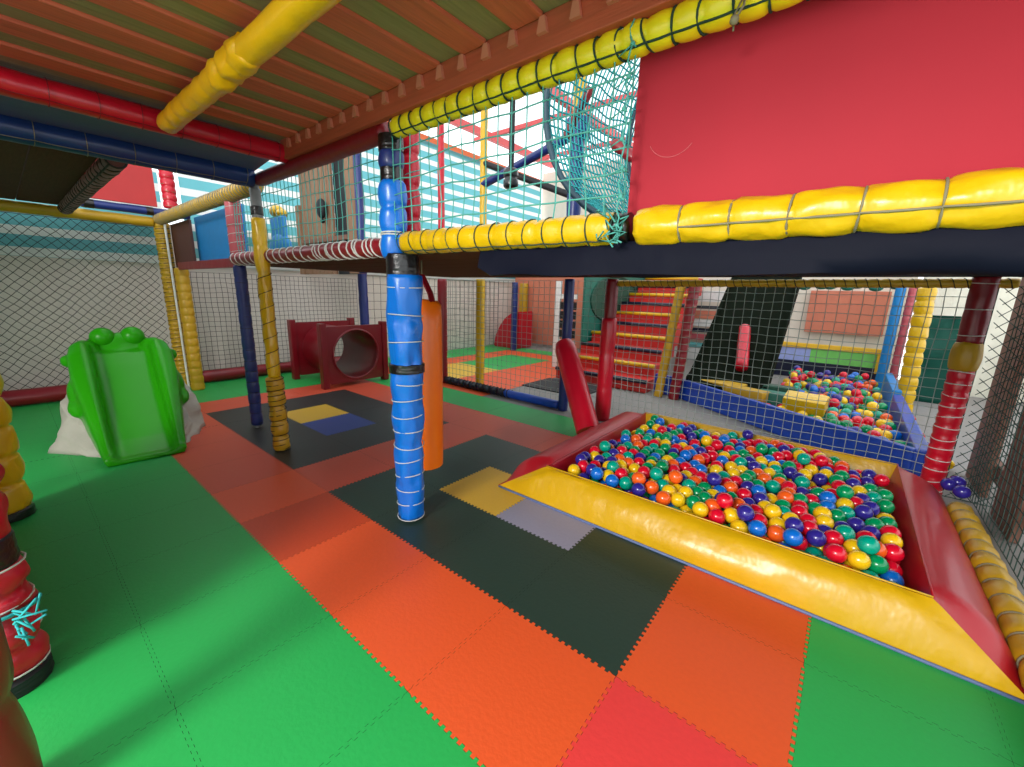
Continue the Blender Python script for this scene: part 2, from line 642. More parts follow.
# centre post: broad blue sleeve below, slim pinched sleeves above
cx_, cy_ = -1.79, 1.32
post('bright blue padded post in the middle of the room beside the hanging orange bag', [
    dict(k='pipe', a=(cx_, cy_, 0), b=(cx_, cy_, 1.45), r=.03),
    dict(k='pad', a=(cx_, cy_, .015), b=(cx_, cy_, 1.36), r=.073, r1=.09, tie=.21, amp=.07, m='blue', seed=1, rough=.14, seg=28),
    dict(k='rings', a=(cx_, cy_, .02), b=(cx_, cy_, .80), r=.075, r1=.086, tie=.085, m='cordw', w=.0028, tilt=.012),
    dict(k='rings', a=(cx_, cy_, 1.02), b=(cx_, cy_, 1.3), r=.09, tie=.14, m='cordw', w=.0028, tilt=.006),
    dict(k='tape', a=(cx_, cy_, .86), b=(cx_, cy_, .905), r=.094, seed=4),
    dict(k='tape', a=(cx_ - .01, cy_, 1.35), b=(cx_ - .01, cy_, 1.46), r=.082),
    dict(k='pad', a=(cx_ - .045, cy_ - .02, 1.44), b=(cx_ - .045, cy_ - .02, 1.80), r=.068, tie=.12, amp=.2, m='blue', seed=2),
    dict(k='tape', a=(cx_ - .045, cy_ - .02, 1.79), b=(cx_ - .045, cy_ - .02, 1.86), r=.055),
    dict(k='pad', a=(cx_ - .045, cy_ - .02, 1.85), b=(cx_ - .045, cy_ - .02, 1.94), r=.062, tie=.1, amp=.2, m='dblue', seed=3),
    dict(k='tape', a=(cx_ - .045, cy_ - .02, 1.93), b=(cx_ - .045, cy_ - .02, 2.0), r=.06),
    dict(k='rings', a=(cx_ - .045, cy_ - .02, 1.55), b=(cx_ - .045, cy_ - .02, 1.56), r=.062, tie=.01, m='cordw', w=.004, tilt=.004),
], (cx_, cy_, 0))
post('slim red padded post standing right behind the blue centre post', [
    dict(k='pad', a=(-1.9, 1.46, 1.50), b=(-1.9, 1.46, 2.12), r=.05, tie=.17, amp=.25, m='red', seed=4),
    dict(k='helix', a=(-1.9, 1.46, 1.52), b=(-1.9, 1.46, 2.1), r=.05, pitch=.12, m='netteal', w=.003),
], (-1.9, 1.46, 1.5))
# corner yellow post under the corner of the slatted deck
a_, b_ = V3(-3.375, 1.255, 0), V3(-3.43, 1.27, 1.99)
post('thin yellow rope-bound post under the corner of the slatted deck', [
    dict(k='pipe', a=a_, b=b_, r=.028),
    dict(k='pad', a=lerp(a_, b_, .004), b=lerp(a_, b_, .30), r=.062, tie=.13, amp=.2, m='yeldull', seed=5, rough=.15),
    dict(k='pad', a=lerp(a_, b_, .30), b=lerp(a_, b_, .885), r=.047, tie=.2, amp=.14, m='yel', seed=6, rough=.12),
    dict(k='helix', a=lerp(a_, b_, .01), b=lerp(a_, b_, .3), r=.062, pitch=.04, m='cordd', w=.003),
    dict(k='helix', a=lerp(a_, b_, .3), b=lerp(a_, b_, .7), r=.05, pitch=.11, m='cordd', w=.0025, seed=1),
    dict(k='tape', a=lerp(a_, b_, .895), b=lerp(a_, b_, .925), r=.04),
    dict(k='tape', a=lerp(a_, b_, .88), b=lerp(a_, b_, .985), r=.036, m='steel', seed=8),
], tuple(a_))
# dark blue post with faded pink upper half
x, y = -4.11, 1.34
post('dark blue padded post with a faded pink upper sleeve, left of the thin yellow post', [
    dict(k='pipe', a=(x, y, 0), b=(x, y, 2.0), r=.026),
    dict(k='pad', a=(x, y, .03), b=(x, y, 1.45), r=.05, tie=.1, amp=.08, m='dblue', seed=7),
    dict(k='rings', a=(x, y, .05), b=(x, y, 1.4), r=.047, tie=.1, m='cordd', w=.003),
    dict(k='pad', a=(x, y, 1.5), b=(x, y, 2.0), r=.058, tie=.25, amp=.08, m='pink', seed=8),
    dict(k='helix', a=(x, y, 1.5), b=(x, y, 2.0), r=.059, pitch=.07, m='cordw', w=.0025),
], (x, y, 0))
# pair of yellow posts at the left corner
x, y = -6.42, 1.33
post('dull yellow post wound with dark rope against the left netted wall', [
    dict(k='pad', a=(x, y, .0), b=(x, y, 1.97), r=.075, tie=.055, amp=.12, m='yeldull', seed=9),
    dict(k='helix', a=(x, y, .03), b=(x, y, 1.95), r=.073, pitch=.055, m='cordd', w=.005),
], (x, y, 0))
x, y = -6.16, 1.40
post('yellow post standing right of the rope-wound post behind the green slide', [
    dict(k='pad', a=(x, y, .0), b=(x, y, 1.46), r=.07, tie=.09, amp=.1, m='yeldull', seed=10),
    dict(k='pipe', a=(x - .1, y - .07, 0), b=(x - .1, y - .07, 1.95), r=.012, m='white'),
], (x, y, 0))
# front-left yellow and red posts
x, y = -3.42, -.15
post('lumpy yellow padded post at the left edge with knotted segments', [
    dict(k='pipe', a=(x, y, 0), b=(x, y, 1.97), r=.035),
    dict(k='pad', a=(x, y, .045), b=(x, y, 1.0), r=.098, tie=.17, amp=.25, m='yel', seed=11, rough=.12),
    dict(k='pad', a=(x, y, 1.0), b=(x, y, 1.97), r=.085, tie=.3, amp=.12, m='dblue', seed=31),
    dict(k='tape', a=(x, y, .005), b=(x, y, .05), r=.1, m='tape'),
], (x, y, 0))
x, y = -1.93, -.17
t = post('red tied post with black band and teal string at lower left', [
    dict(k='pipe', a=(x, y, 0), b=(x, y, 1.97), r=.035),
    dict(k='pad', a=(x, y, .05), b=(x, y, .44), r=.095, tie=.1, amp=.18, m='red', seed=12, rough=.22),
    dict(k='tape', a=(x, y, .43), b=(x, y, .52), r=.088),
    dict(k='pad', a=(x, y, .51), b=(x, y, 1.9), r=.09, tie=.16, amp=.2, m='red', seed=13, rough=.2),
    dict(k='rings', a=(x, y, .08), b=(x, y, .42), r=.098, tie=.1, m='cordw', w=.003, tilt=.01),
    dict(k='tape', a=(x, y, .0), b=(x, y, .05), r=.098, m='blackboard'),
], (x, y, 0))
bm = new()
for q in range(9):
    a0 = Vector((x + .09, y + .05, .27 + .03 * R_.uniform(-1, 1)))
    pts = [a0 + Vector((.07 * s * R_.uniform(.6, 1), .02 * s + .05 * R_.uniform(-.5, 1) * s, R_.uniform(-.05, .05) * s)) for s in (0, .4, .8, 1.1)]
    tube(bm, pts, .0035, 5)
ring_at(bm, (x, y, .27), (0, 0, 1), .105, .006, tilt=.02)
obj('string', bm, M['netteal2'], t)
x, y = -1.42, -.185
post('dark red padded post cut off by the lower left corner', [
    dict(k='pad', a=(x, y, .0), b=(x, y, 1.9), r=.075, tie=.3, amp=.12, m='darkred', seed=14, rough=.16),
], (x, y, 0))

# posts along the back fence of the bay (y = 3.85)
y = 3.85
post('dark red post at the left end of the back netting beside the orange bag', [
    dict(k='pad', a=(-4.38, y, 0), b=(-4.38, y, 1.44), r=.065, tie=.35, amp=.06, m='darkred', seed=15),
    dict(k='pad', a=(-4.38, y, 1.5), b=(-4.38, y, 3.4), r=.045, tie=.25, amp=.08, m='red', seed=16)], (-4.38, y, 0))
post('pale yellow post behind the back netting', [
    dict(k='pad', a=(-3.80, 4.0, 0), b=(-3.80, 4.0, 1.44), r=.06, tie=.12, amp=.06, m='yel', seed=17),
    dict(k='pad', a=(-3.72, 3.95, 1.5), b=(-3.72, 3.95, 3.4), r=.045, tie=.12, amp=.1, m='yel', seed=18)], (-3.80, 4.0, 0))
post('dark blue post rising behind the leaning red foam roll', [
    dict(k='pad', a=(-2.36, y, 0), b=(-2.36, y, 1.44), r=.055, tie=.35, amp=.05, m='dblue', seed=19),
    dict(k='pad', a=(-2.36, y, 1.5), b=(-2.36, y, 2.9), r=.075, tie=.3, amp=.06, m='dblue', seed=20),
    dict(k='pad', a=(-2.36, y, 2.9), b=(-2.36, y, 3.5), r=.065, tie=.1, amp=.1, m='yel', seed=21),
    dict(k='tape', a=(-2.36, y, 2.78), b=(-2.36, y, 2.95), r=.12, m='dblue')], (-2.36, y, 0))
post('glossy red padded post rising from the left back corner of the near ball pit', [
    dict(k='pad', a=(-1.87, y, 0), b=(-1.87, y, 1.06), r=.08, tie=.35, amp=.12, m='red', seed=22),
    dict(k='pad', a=(-1.87, y, 1.04), b=(-1.87, y, 1.44), r=.062, tie=.3, amp=.08, m='darkred', seed=23)], (-1.87, y, 0))
x = .61
post('red post wound with white cord at the right back corner of the near pit', [
    dict(k='pad', a=(x, y, 0), b=(x, y, .88), r=.062, tie=.075, amp=.1, m='red', seed=24),
    dict(k='rings', a=(x, y, .05), b=(x, y, .86), r=.060, tie=.075, m='cordw', w=.004, tilt=.012),
    dict(k='pad', a=(x, y, .87), b=(x, y, 1.06), r=.074, tie=.19, amp=.28, m='yeldull', seed=25),
    dict(k='pad', a=(x, y, 1.05), b=(x, y, 1.46), r=.06, tie=.2, amp=.05, m='darkred', seed=26),
    dict(k='rings', a=(x, y, 1.1), b=(x, y, 1.42), r=.06, tie=.16, m='cordw', w=.003)], (x, y, 0))
post('dark blue post in the far left corner behind the upper net', [
    dict(k='pad', a=(-6.35, y, 0), b=(-6.35, y, 3.5), r=.075, tie=.3, amp=.05, m='dblue', seed=27)], (-6.35, y, 0))
# further posts
post('thin dull yellow post at the right foot of the red stairs', [
    dict(k='pad', a=(-1.80, 5.3, 0), b=(-1.66, 5.3, 1.44), r=.055, tie=.12, amp=.08, m='yeldull', seed=28)], (-1.80, 5.3, 0))
post('dark red post wound with pale cord right of the stairs', [
    dict(k='pad', a=(-1.60, 5.3, .0), b=(-1.50, 5.3, 1.44), r=.065, tie=.12, amp=.08, m='darkred', seed=29),
    dict(k='helix', a=(-1.60, 5.3, .02), b=(-1.50, 5.3, 1.42), r=.065, pitch=.09, m='cordg', w=.004)], (-1.60, 5.3, 0))
post('yellow segmented post beside the far ball pit in front of the green tarpaulin', [
    dict(k='pad', a=(.66, 6.6, 0), b=(.62, 6.6, 1.46), r=.085, tie=.14, amp=.16, m='yel', seed=30)], (.66, 6.6, 0))
post('blue post with a pink cord-wound edge beside the terracotta board', [
    dict(k='pad', a=(.5, 8.2, 0), b=(.5, 8.2, 1.5), r=.06, tie=.3, amp=.05, m='bluepanel', seed=32),
    dict(k='pad', a=(.63, 8.2, 0), b=(.63, 8.2, 1.5), r=.05, tie=.1, amp=.1, m='pink', seed=33)], (.5, 8.2, 0))
post('blue post in front of the red dome at the far wall', [
    dict(k='pad', a=(-5.8, 7.2, 0), b=(-5.8, 7.2, 1.5), r=.07, tie=.3, amp=.05, m='dblue', seed=34)], (-5.8, 7.2, 0))
post('short yellow padded post at the far wall behind the red dome', [
    dict(k='pad', a=(-6.3, 8.17, 0), b=(-6.3, 8.17, 1.5), r=.11, tie=.3, amp=.05, m='yeldull', seed=35)], (-6.3, 8.17, 0))

# ------------------------------------------------------------------ horizontal rails
rail = lambda label, segs, loc: post(label, segs, loc, 'rail', None, 'padded_rail')
rail('fat yellow tied rail along the deck edge below the red panel', [
    dict(k='pad', a=(-.55, 1.285, 1.494), b=(1.7, 1.285, 1.498), r=.054, tie=.135, amp=.15, m='yel', seed=40, seg=28, rough=.13),
    dict(k='rings', a=(-.55, 1.285, 1.494), b=(1.7, 1.285, 1.498), r=.049, tie=.135, m='cordg', w=.003, phi=1.85, bow=1.13, inner=1),
    dict(k='pad', a=(-1.72, 1.29, 1.508), b=(-.63, 1.29, 1.497), r=.052, tie=.10, amp=.09, m='yel', seed=41, seg=20),
    dict(k='rings', a=(-1.72, 1.29, 1.508), b=(-.63, 1.29, 1.497), r=.053, tie=.085, m='corddg', w=.0025, tilt=.012),
    dict(k='tape', a=(-.635, 1.29, 1.497), b=(-.58, 1.29, 1.497), r=.046, m='tape'),
], (0, 1.29, 1.45))
rail('dark red rail laced with white cord at the deck edge left of the blue post', [
    dict(k='pad', a=(-4.1, 1.31, 1.498), b=(-1.86, 1.31, 1.50), r=.047, tie=.3, amp=.06, m='darkred', seed=42),
    dict(k='helix', a=(-4.08, 1.31, 1.498), b=(-2.7, 1.31, 1.50), r=.049, pitch=.105, m='cordw', w=.005),
    dict(k='helix', a=(-2.7, 1.31, 1.5), b=(-1.88, 1.31, 1.50), r=.049, pitch=.08, m='cordw', w=.005, seed=2),
    dict(k='helix', a=(-2.6, 1.31, 1.5), b=(-2.0, 1.31, 1.50), r=.051, pitch=.14, m='cordw', w=.005, seed=1),
], (-3, 1.31, 1.45))
rail('yellow roped rail along the fascia of the slatted deck', [
    dict(k='pad', a=(-1.76, 1.278, 2.013), b=(1.6, 1.278, 2.003), r=.045, tie=.075, amp=.2, m='yelb', seed=43),
    dict(k='rings', a=(-1.76, 1.278, 2.013), b=(1.6, 1.278, 2.003), r=.041, tie=.075, m='corddg', w=.0035, tilt=.01),
], (0, 1.3, 1.95))
rail('red rail under the front of the slatted deck left of the blue post', [
    dict(k='pad', a=(-3.38, 1.29, 2.015), b=(-1.85, 1.29, 2.02), r=.045, tie=.4, amp=.05, m='darkred', seed=44),
], (-2.6, 1.29, 1.97))
rail('red padded rail along the end of the slatted deck overhead', [
    dict(k='pad', a=(-2.86, -.25, 2.085), b=(-2.86, 1.27, 2.085), r=.055, tie=.5, amp=.08, m='red', seed=45),
    dict(k='rings', a=(-2.86, -.2, 2.085), b=(-2.86, 1.2, 2.085), r=.057, tie=.16, m='darkred', w=.002),
], (-2.86, 0, 2.03))
rail('navy blue rail running overhead from the left edge to the corner post', [
    dict(k='pad', a=(-3.4, -1.6, 2.03), b=(-3.4, 1.25, 2.025), r=.065, tie=.5, amp=.06, m='railblue', seed=46),
    dict(k='rings', a=(-3.4, -1.5, 2.03), b=(-3.4, 1.2, 2.025), r=.066, tie=.2, m='cordg', w=.002),
], (-3.4, 0, 1.97))
rail('thick yellow pipe sleeve running overhead under the slatted deck', [
    dict(k='pad', a=(-2.78, .66, 2.06), b=(-1.98, .66, 2.06), r=.046, tie=.14, amp=.08, m='yelpipe', seed=47, rough=.10),
    dict(k='pad', a=(-2.02, .66, 2.06), b=(-1.7, .66, 2.06), r=.051, tie=.11, amp=.18, m='yelpipe', seed=50, rough=.2),
    dict(k='pad', a=(-1.74, .66, 2.06), b=(1.5, .66, 2.06), r=.045, tie=.4, amp=.06, m='yelpipe', seed=48, rough=.08),
], (-1, .66, 2.0))
rail('olive rope-wound rail from the left wall to the thin yellow post', [
    dict(k='pad', a=(-6.4, 1.31, 2.0), b=(-3.5, 1.31, 2.005), r=.058, tie=.06, amp=.1, m='yeldull', seed=49),
    dict(k='helix', a=(-6.4, 1.31, 2.0), b=(-3.5, 1.31, 2.005), r=.057, pitch=.06, m='cordg', w=.006),
], (-5, 1.31, 1.94))
rail('yellow rail at the top of the left netted wall', [
    dict(k='pad', a=(-6.42, -1.6, 1.97), b=(-6.42, 1.26, 1.97), r=.055, tie=.2, amp=.05, m='yeldull', seed=51),
], (-6.42, 0, 1.92))
rail('pinkish brown tied rail crossing the ceiling hole above the slide', [
    dict(k='pad', a=(-6.33, .56, 1.995), b=(-3.5, .56, 1.995), r=.055, tie=.13, amp=.2, m='brownred', seed=52, rough=.12),
    dict(k='rings', a=(-6.33, .56, 1.995), b=(-3.5, .56, 1.995), r=.05, tie=.13, m='cordd', w=.006),
], (-5, .56, 1.93))
rail('short blue rail below the small red panel at upper left', [
    dict(k='pad', a=(-6.36, .68, 2.08), b=(-6.36, 1.6, 2.08), r=.045, tie=.3, amp=.06, m='dblue', seed=53),
    dict(k='tape', a=(-6.36, .70, 2.08), b=(-6.36, .78, 2.08), r=.047),
    dict(k='tape', a=(-6.36, 1.2, 2.08), b=(-6.36, 1.26, 2.08), r=.047),
], (-6.36, 1.1, 2.03))
rail('old yellow rope-wound rail under the back edge of the lower deck', [
    dict(k='pad', a=(-1.82, 3.87, 1.40), b=(.75, 3.87, 1.42), r=.03, tie=.07, amp=.12, m='yeldull', seed=54),
    dict(k='helix', a=(-1.82, 3.87, 1.40), b=(.75, 3.87, 1.42), r=.03, pitch=.06, m='cordd', w=.003),
], (-.6, 3.87, 1.37))
rail('blue and black bottom rail of the back netting on the floor', [
    dict(k='pad', a=(-4.3, 3.84, .055), b=(-3.2, 3.84, .05), r=.05, tie=.12, amp=.2, m='navy', seed=55),
    dict(k='pad', a=(-3.2, 3.84, .05), b=(-2.42, 3.84, .05), r=.05, tie=.4, amp=.05, m='mblue', seed=56),
    dict(k='helix', a=(-4.3, 3.84, .055), b=(-3.1, 3.84, .05), r=.05, pitch=.06, m='cordd', w=.007),
], (-3.3, 3.84, 0))
rail('dark red foam roll along the foot of the left wall beside the slide', [
    dict(k='pad', a=(-6.52, -2.2, .09), b=(-6.52, 1.2, .09), r=.085, tie=.6, amp=.06, m='darkred', seed=57),
], (-6.52, -.5, 0))
rail('dark red foam roll along the foot of the left wall behind the tunnel', [
    dict(k='pad', a=(-6.52, 1.45, .085), b=(-6.52, 3.7, .085), r=.08, tie=.6, amp=.06, m='darkred', seed=58),
], (-6.52, 2.6, 0))
rail('lumpy yellow foam roll on the floor outside the right side of the pit', [
    dict(k='pad', a=(.70, .9, .07), b=(.695, 3.5, .07), r=.06, tie=.13, amp=.28, m='yeldull', seed=59, rough=.14),
    dict(k='rings', a=(.70, .9, .07), b=(.695, 3.5, .07), r=.05, tie=.13, m='cordg', w=.004),
], (.8, 2, 0))

# ------------------------------------------------------------------ decks
# lower deck: boards at waist height, navy vinyl apron to the right
t = thing('play_deck', 'dark boarded lower deck over the back of the play area with a navy vinyl edge', 'deck', (-1.5, 2.6, 1.38))
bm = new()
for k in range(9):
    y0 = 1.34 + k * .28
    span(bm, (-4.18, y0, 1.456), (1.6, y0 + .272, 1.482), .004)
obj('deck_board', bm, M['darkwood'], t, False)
bm = new()                                              # apron: a drooping padded vinyl slab under the front edge
n = 40
prof = [(1.285, 1.456), (1.277, 1.44), (1.272, 1.39), (1.274, 1.356), (1.292, 1.346), (1.42, 1.36), (2.4, 1.432), (3.75, 1.452), (3.75, 1.455), (1.44, 1.455)]
rings = []
for i in range(n + 1):
    xx = -1.22 + 2.8 * i / n
    row = []
    for q, (yy, zz) in enumerate(prof):
        w = noise.noise(Vector((xx * 4.2, q * .9, 5))) * (0, .004, .012, .02, .02)[q] if q in (1, 2, 3, 4) else 0
        e = (.035 if i == 0 and q in (2, 3, 4) else 0)
        row.append(bm.verts.new((xx, yy + w, zz + w * .6 + e)))
    rings.append(row)
for i in range(n):
    for q in range(len(prof)):
        bm.faces.new((rings[i][q], rings[i][(q + 1) % len(prof)], rings[i + 1][(q + 1) % len(prof)], rings[i + 1][q]))
bm.faces.new(rings[0]); bm.faces.new(rings[-1])
obj('vinyl_apron', bm, M['apron'], t, True, 60)

# upper slatted deck overhead
t = thing('slatted_deck', 'reddish-brown slatted wooden deck overhead seen from below', 'deck', (-1, 0, 2.05))
bm = new(); span(bm, (-3.0, -.22, 2.155), (1.5, 1.28, 2.175)); obj('plywood_board', bm, M['ply'], t, False)
for k in range(14):
    xc = -2.668 + .244 * k
    bm = new()
    span(bm, (xc - .060, -.2, 2.140), (xc + .060, 1.222, 2.1555), .004)
    obj('deck_plank', bm, M['wood'], t, False)
for k in range(28):                                       # little wedges where the planks meet the fascia
    xb = -2.729 + .122 * k
    bm = new()
    prism(bm, [(xb - .010, 2.139), (xb + .010, 2.139), (xb + .019, 2.094), (xb - .019, 2.094)], 'y', 1.212, 1.2275)
    obj('end_wedge', bm, M['wood2'], t, False)
bm = new(); span(bm, (-2.86, 1.227, 2.045), (1.5, 1.262, 2.155), .005); obj('fascia_board', bm, M['fascia'], t, False)
bm = new()                                                 # sloping vinyl underside to the left of the slats
q_ = [(-2.90, 2.115), (-3.42, 2.06), (-3.42, 2.08), (-2.90, 2.13)]
prism(bm, [(a, b) for a, b in q_], 'y', -.6, 1.26)
o = obj('vinyl_ceiling_sheet', bm, M['bluegrey'], None, False)
tag(o, 'blue-grey vinyl sheet stretched between the red and navy overhead rails', 'vinyl sheet')
# left upper deck, dark underside
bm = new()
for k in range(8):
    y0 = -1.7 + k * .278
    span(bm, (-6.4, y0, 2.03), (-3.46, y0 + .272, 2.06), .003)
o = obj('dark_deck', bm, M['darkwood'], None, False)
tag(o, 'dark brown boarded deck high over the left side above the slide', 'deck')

# red panel of the upper level
t = thing('guard_board', 'large flat red panel standing on the deck edge at upper right', 'panel', (.6, 1.36, 1.46))
bm = new(); span(bm, (-.62, 1.345, 1.463), (1.7, 1.363, 2.9), .003); obj('painted_board', bm, M['redply'], t, False)
bm = new()
pts = [V3(-.495 + .075 * math.sin(a), 1.3445, 1.775 - .075 * math.cos(a)) for a in [(-1.1 + 2.0 * k / 20) for k in range(21)]]
tube(bm, pts, .0012, 4); obj('scratch_mark', bm, M['scratch'], t)

post('slim dark blue post right of the plank wall behind the teal net', [
    dict(k='pad', a=(-4.86, 2.96, 1.47), b=(-4.86, 2.96, 3.1), r=.05, tie=.4, amp=.05, m='dblue', seed=61)], (-4.86, 2.96, 1.47))
bm = new(); span(bm, (-3.36, -.20, .0), (-2.03, -.175, 1.98), .004)  # unseen board, added to keep light off the left part of the floor
o = obj('shading_board', bm, M['redply2'], None, False); tag(o, 'unseen red board added between the two front posts to shade the left side', 'board')
# small panels at upper left
bm = new(); span(bm, (-6.34, .70, 2.13), (-6.31, 1.30, 2.75), .004)
o = obj('small_red_board', bm, M['redply2'], None, False); tag(o, 'small red panel glimpsed above the ceiling hole at upper left', 'panel')
x, y = -6.3, 1.42
post('red cord-tied post beside the bright gap at upper left', [
    dict(k='pad', a=(x, y, 2.13), b=(x, y, 2.75), r=.07, tie=.08, amp=.12, m='red', seed=60),
    dict(k='rings', a=(x, y, 2.15), b=(x, y, 2.7), r=.066, tie=.08, m='cordg', w=.004)], (x, y, 2.13))
t = thing('brown_side_board', 'dark brown board beside the blue panel over the left back bay', 'board', (-5.8, 1.4, 1.45))
bm = new(); span(bm, (-6.36, 1.40, 1.47), (-5.62, 1.425, 1.955), .004); obj('board', bm, M['brownpanel'], t, False)
bm = new(); span(bm, (-6.1, 1.36, 1.44), (-4.2, 1.40, 1.52), .006); obj('edge_strip', bm, M['darkred'], t, False)
bm = new(); span(bm, (-5.70, 1.47, 1.50), (-4.32, 1.50, 1.99), .006)
o = obj('blue_board', bm, M['bluepanel'], None, False); tag(o, 'bright blue panel behind the pink upper post', 'panel')
bm = new(); span(bm, (-4.12, 1.62, 1.49), (-3.86, 1.66, 1.88), .02)
ball(bm, (-3.99, 1.64, 1.62), (.2, .05, .12))
o = obj('blue_cushion', bm, M['bluepanel'], None, True); tag(o, 'narrow blue panel peeking out between the pink and yellow posts', 'panel')
bm = new()
ball(bm, (-4.06, 1.66, 1.93), (.09, .05, .05)); ball(bm, (-3.96, 1.66, 1.90), (.07, .045, .04))
o = obj('yellow_foam_knob', bm, M['yel'], None, True); tag(o, 'small yellow foam shape on top of the narrow blue panel', 'foam shape')
# wooden hut front on the upper level
t = thing('plank_wall', 'tan wooden plank wall with a dark doorway behind the upper net', 'wooden wall', (-4.3, 3.0, 1.47))
bm = new()
k = 0
x = -6.5
while x < -4.95:
    if not (-5.62 < x < -5.18):
        span(bm, (x, 3.0, 1.47), (x + .105, 3.03, 3.1), .004)
    x += .115
obj('plank', bm, M['plank'], t, False)
bm = new(); span(bm, (-6.62, 2.97, 1.47), (-6.5, 3.05, 2.45), .005); span(bm, (-5.2, 2.97, 1.47), (-4.98, 3.05, 3.1), .005); obj('door_post', bm, M['plank'], t, False)
bm = new(); span(bm, (-5.62, 3.05, 1.47), (-5.18, 3.07, 3.0)); obj('doorway_dark_sheet', bm, M['blackboard'], t, False)  # black sheet put in as the darkness inside the doorway
bm = new(); span(bm, (-6.45, 2.96, 1.9), (-5.2, 2.99, 1.96), .004); obj('cross_batten', bm, M['plank2'], t, False)
bm = new(); ball(bm, (-5.75, 2.93, 2.32), (.09, .06, .13)); ball(bm, (-5.72, 2.92, 2.16), (.03, .03, .03)); o = obj('hanging_bag', bm, M['blackboard'], None, True)
tag(o, 'small black bag hanging by the dark doorway of the plank wall', 'bag')


# ------------------------------------------------------------------ nets
def net(label, o0, u, v, W, Hh, cell, w, m, diag=False, slack=.006, seed=0, knots=False, seg=3, cell_v=None, extra=None, bulge=None):
    o0, u, v = Vector(o0), Vector(u).normalized(), Vector(v).normalized()
    nn = u.cross(v)
    rnd = random.Random(seed)
    bm = new()
    cv = cell_v or cell

    def P(a, b):
        q = Vector((a * 7 / max(W, .1) * W, b * 5, seed * 3.1))
        d = Vector((noise.noise(q * .9), noise.noise(q * .9 + Vector((9, 0, 0))), noise.noise(q * .5 + Vector((0, 9, 0)))))
        e = min(1, a / cell / 1.5, (W - a) / cell / 1.5, b / cv / 1.5, (Hh - b) / cv / 1.5)
        e = max(0, e)
        bb = bulge(a / W, b / Hh) if bulge else 0
        return o0 + u * (a + d.x * slack * e * 1.6) + v * (b + d.y * slack * e * 1.6) + nn * (d.z * slack * 2 * e + bb)
    if not diag:
        nu, nv = max(1, round(W / cell)), max(1, round(Hh / cv))
        for i in range(nu + 1):
            tube(bm, [P(W * i / nu, Hh * j / nv) for j in range(nv + 1)], w, seg, cap=False)
        for j in range(nv + 1):
            tube(bm, [P(W * i / nu, Hh * j / nv) for i in range(nu + 1)], w, seg, cap=False)
        if knots:
            for i in range(nu + 1):
                for j in range(nv + 1):
                    p = P(W * i / nu, Hh * j / nv)
                    r = bmesh.ops.create_icosphere(bm, subdivisions=1, radius=w * 1.9)
                    bmesh.ops.translate(bm, verts=r['verts'], vec=p)
    else:
        step = cell * math.sqrt(2)
        for sgn in (1, -1):
            c = -Hh if sgn == 1 else 0
            while c < (W if sgn == 1 else W + Hh):
                # line a = c + b (sgn 1) or a = c - b
                pts = []
                N = max(2, int(Hh / (step / 2)))
                for k in range(N + 1):
                    b = Hh * k / N
                    a = c + b if sgn == 1 else c - b
                    if -1e-6 <= a <= W + 1e-6:
                        pts.append(P(a, b))
                if len(pts) > 1:
                    tube(bm, pts, w, seg, cap=False)
                c += step
        for a, b in (((0, 0), (W, 0)), ((0, Hh), (W, Hh)), ((0, 0), (0, Hh)), ((W, 0), (W, Hh))):
            tube(bm, [P(*a), P(*b)], w * 1.3, seg, cap=False)
    if extra:
        extra(bm)
    ob = obj('safety_net', bm, M[m], None, True)
    tag(ob, label, 'net')
    return ob


net('black diamond-mesh net over the white wall behind the green slide', (-6.55, -2.2, .16), (0, 1, 0), (0, 0, 1), 3.5, 1.76, .062, .0034, 'netblack', True, .010, 1)
net('black square-mesh net over the white wall behind the red tunnel', (-6.55, 1.45, .16), (0, 1, 0), (0, 0, 1), 2.4, 1.27, .064, .003, 'netblack', False, .006, 2)
net('black square-mesh net on the far end of the left wall beyond the back fence', (-6.55, 3.9, .05), (0, 1, 0), (0, 0, 1), 3.6, 1.45, .14, .004, 'netblack', False, .006, 3)


def knot_cord(bm):
    pts = [V3(-.60 + .006 * math.sin(k * 1.9), 1.235, 1.50 + k * .02) for k in range(28)]
    tube(bm, pts, .003, 4)
    for k in range(0, 28, 4):
        ball(bm, pts[k], .0075, 6, 5)
        tube(bm, [pts[k], pts[k] + V3(-.05, .02, -.01)], .0025, 4)
        tube(bm, [pts[k], pts[k] + V3(.012, -.004, -.012)], .0025, 4)
    for q in range(12):
        a = V3(-.60, 1.235, 1.5) + V3(R_.uniform(-.05, .02), R_.uniform(-.01, .01), R_.uniform(-.02, .03))
        tube(bm, [a, a + V3(R_.uniform(-.05, .05), R_.uniform(-.01, .01), R_.uniform(-.05, .04)), a + V3(R_.uniform(-.04, .04), -.01, R_.uniform(-.06, .03))], .003, 4)


net('teal square-mesh net between the blue centre post and the red panel', (-1.78, 1.27, 1.53), (1, 0, 0), (0, 0, 1), 1.18, .46, .066, .0030, 'netteal', False, .012, 4, True, 4, .062, knot_cord)
net('teal net above the white-laced rail left of the blue centre post', (-4.1, 1.33, 1.53), (1, 0, 0), (0, 0, 1), 2.25, .48, .06, .0028, 'netteal', False, .01, 5, False, 4, .085)
net('pale square-mesh back net behind the orange bag', (-4.34, 3.86, .08), (1, 0, 0), (0, 0, 1), 1.95, 1.34, .075, .003, 'netgrey', False, .004, 6)
net('dark thin net between the blue post and the red pit post', (-2.34, 3.86, .08), (1, 0, 0), (0, 0, 1), .46, 1.34, .072, .0026, 'netgrey', False, .004, 7)
net('pale square-mesh net behind the near ball pit', (-1.85, 3.90, .06), (1, 0, 0), (0, 0, 1), 2.44, 1.34, .068, .003, 'netgrey', False, .007, 8)
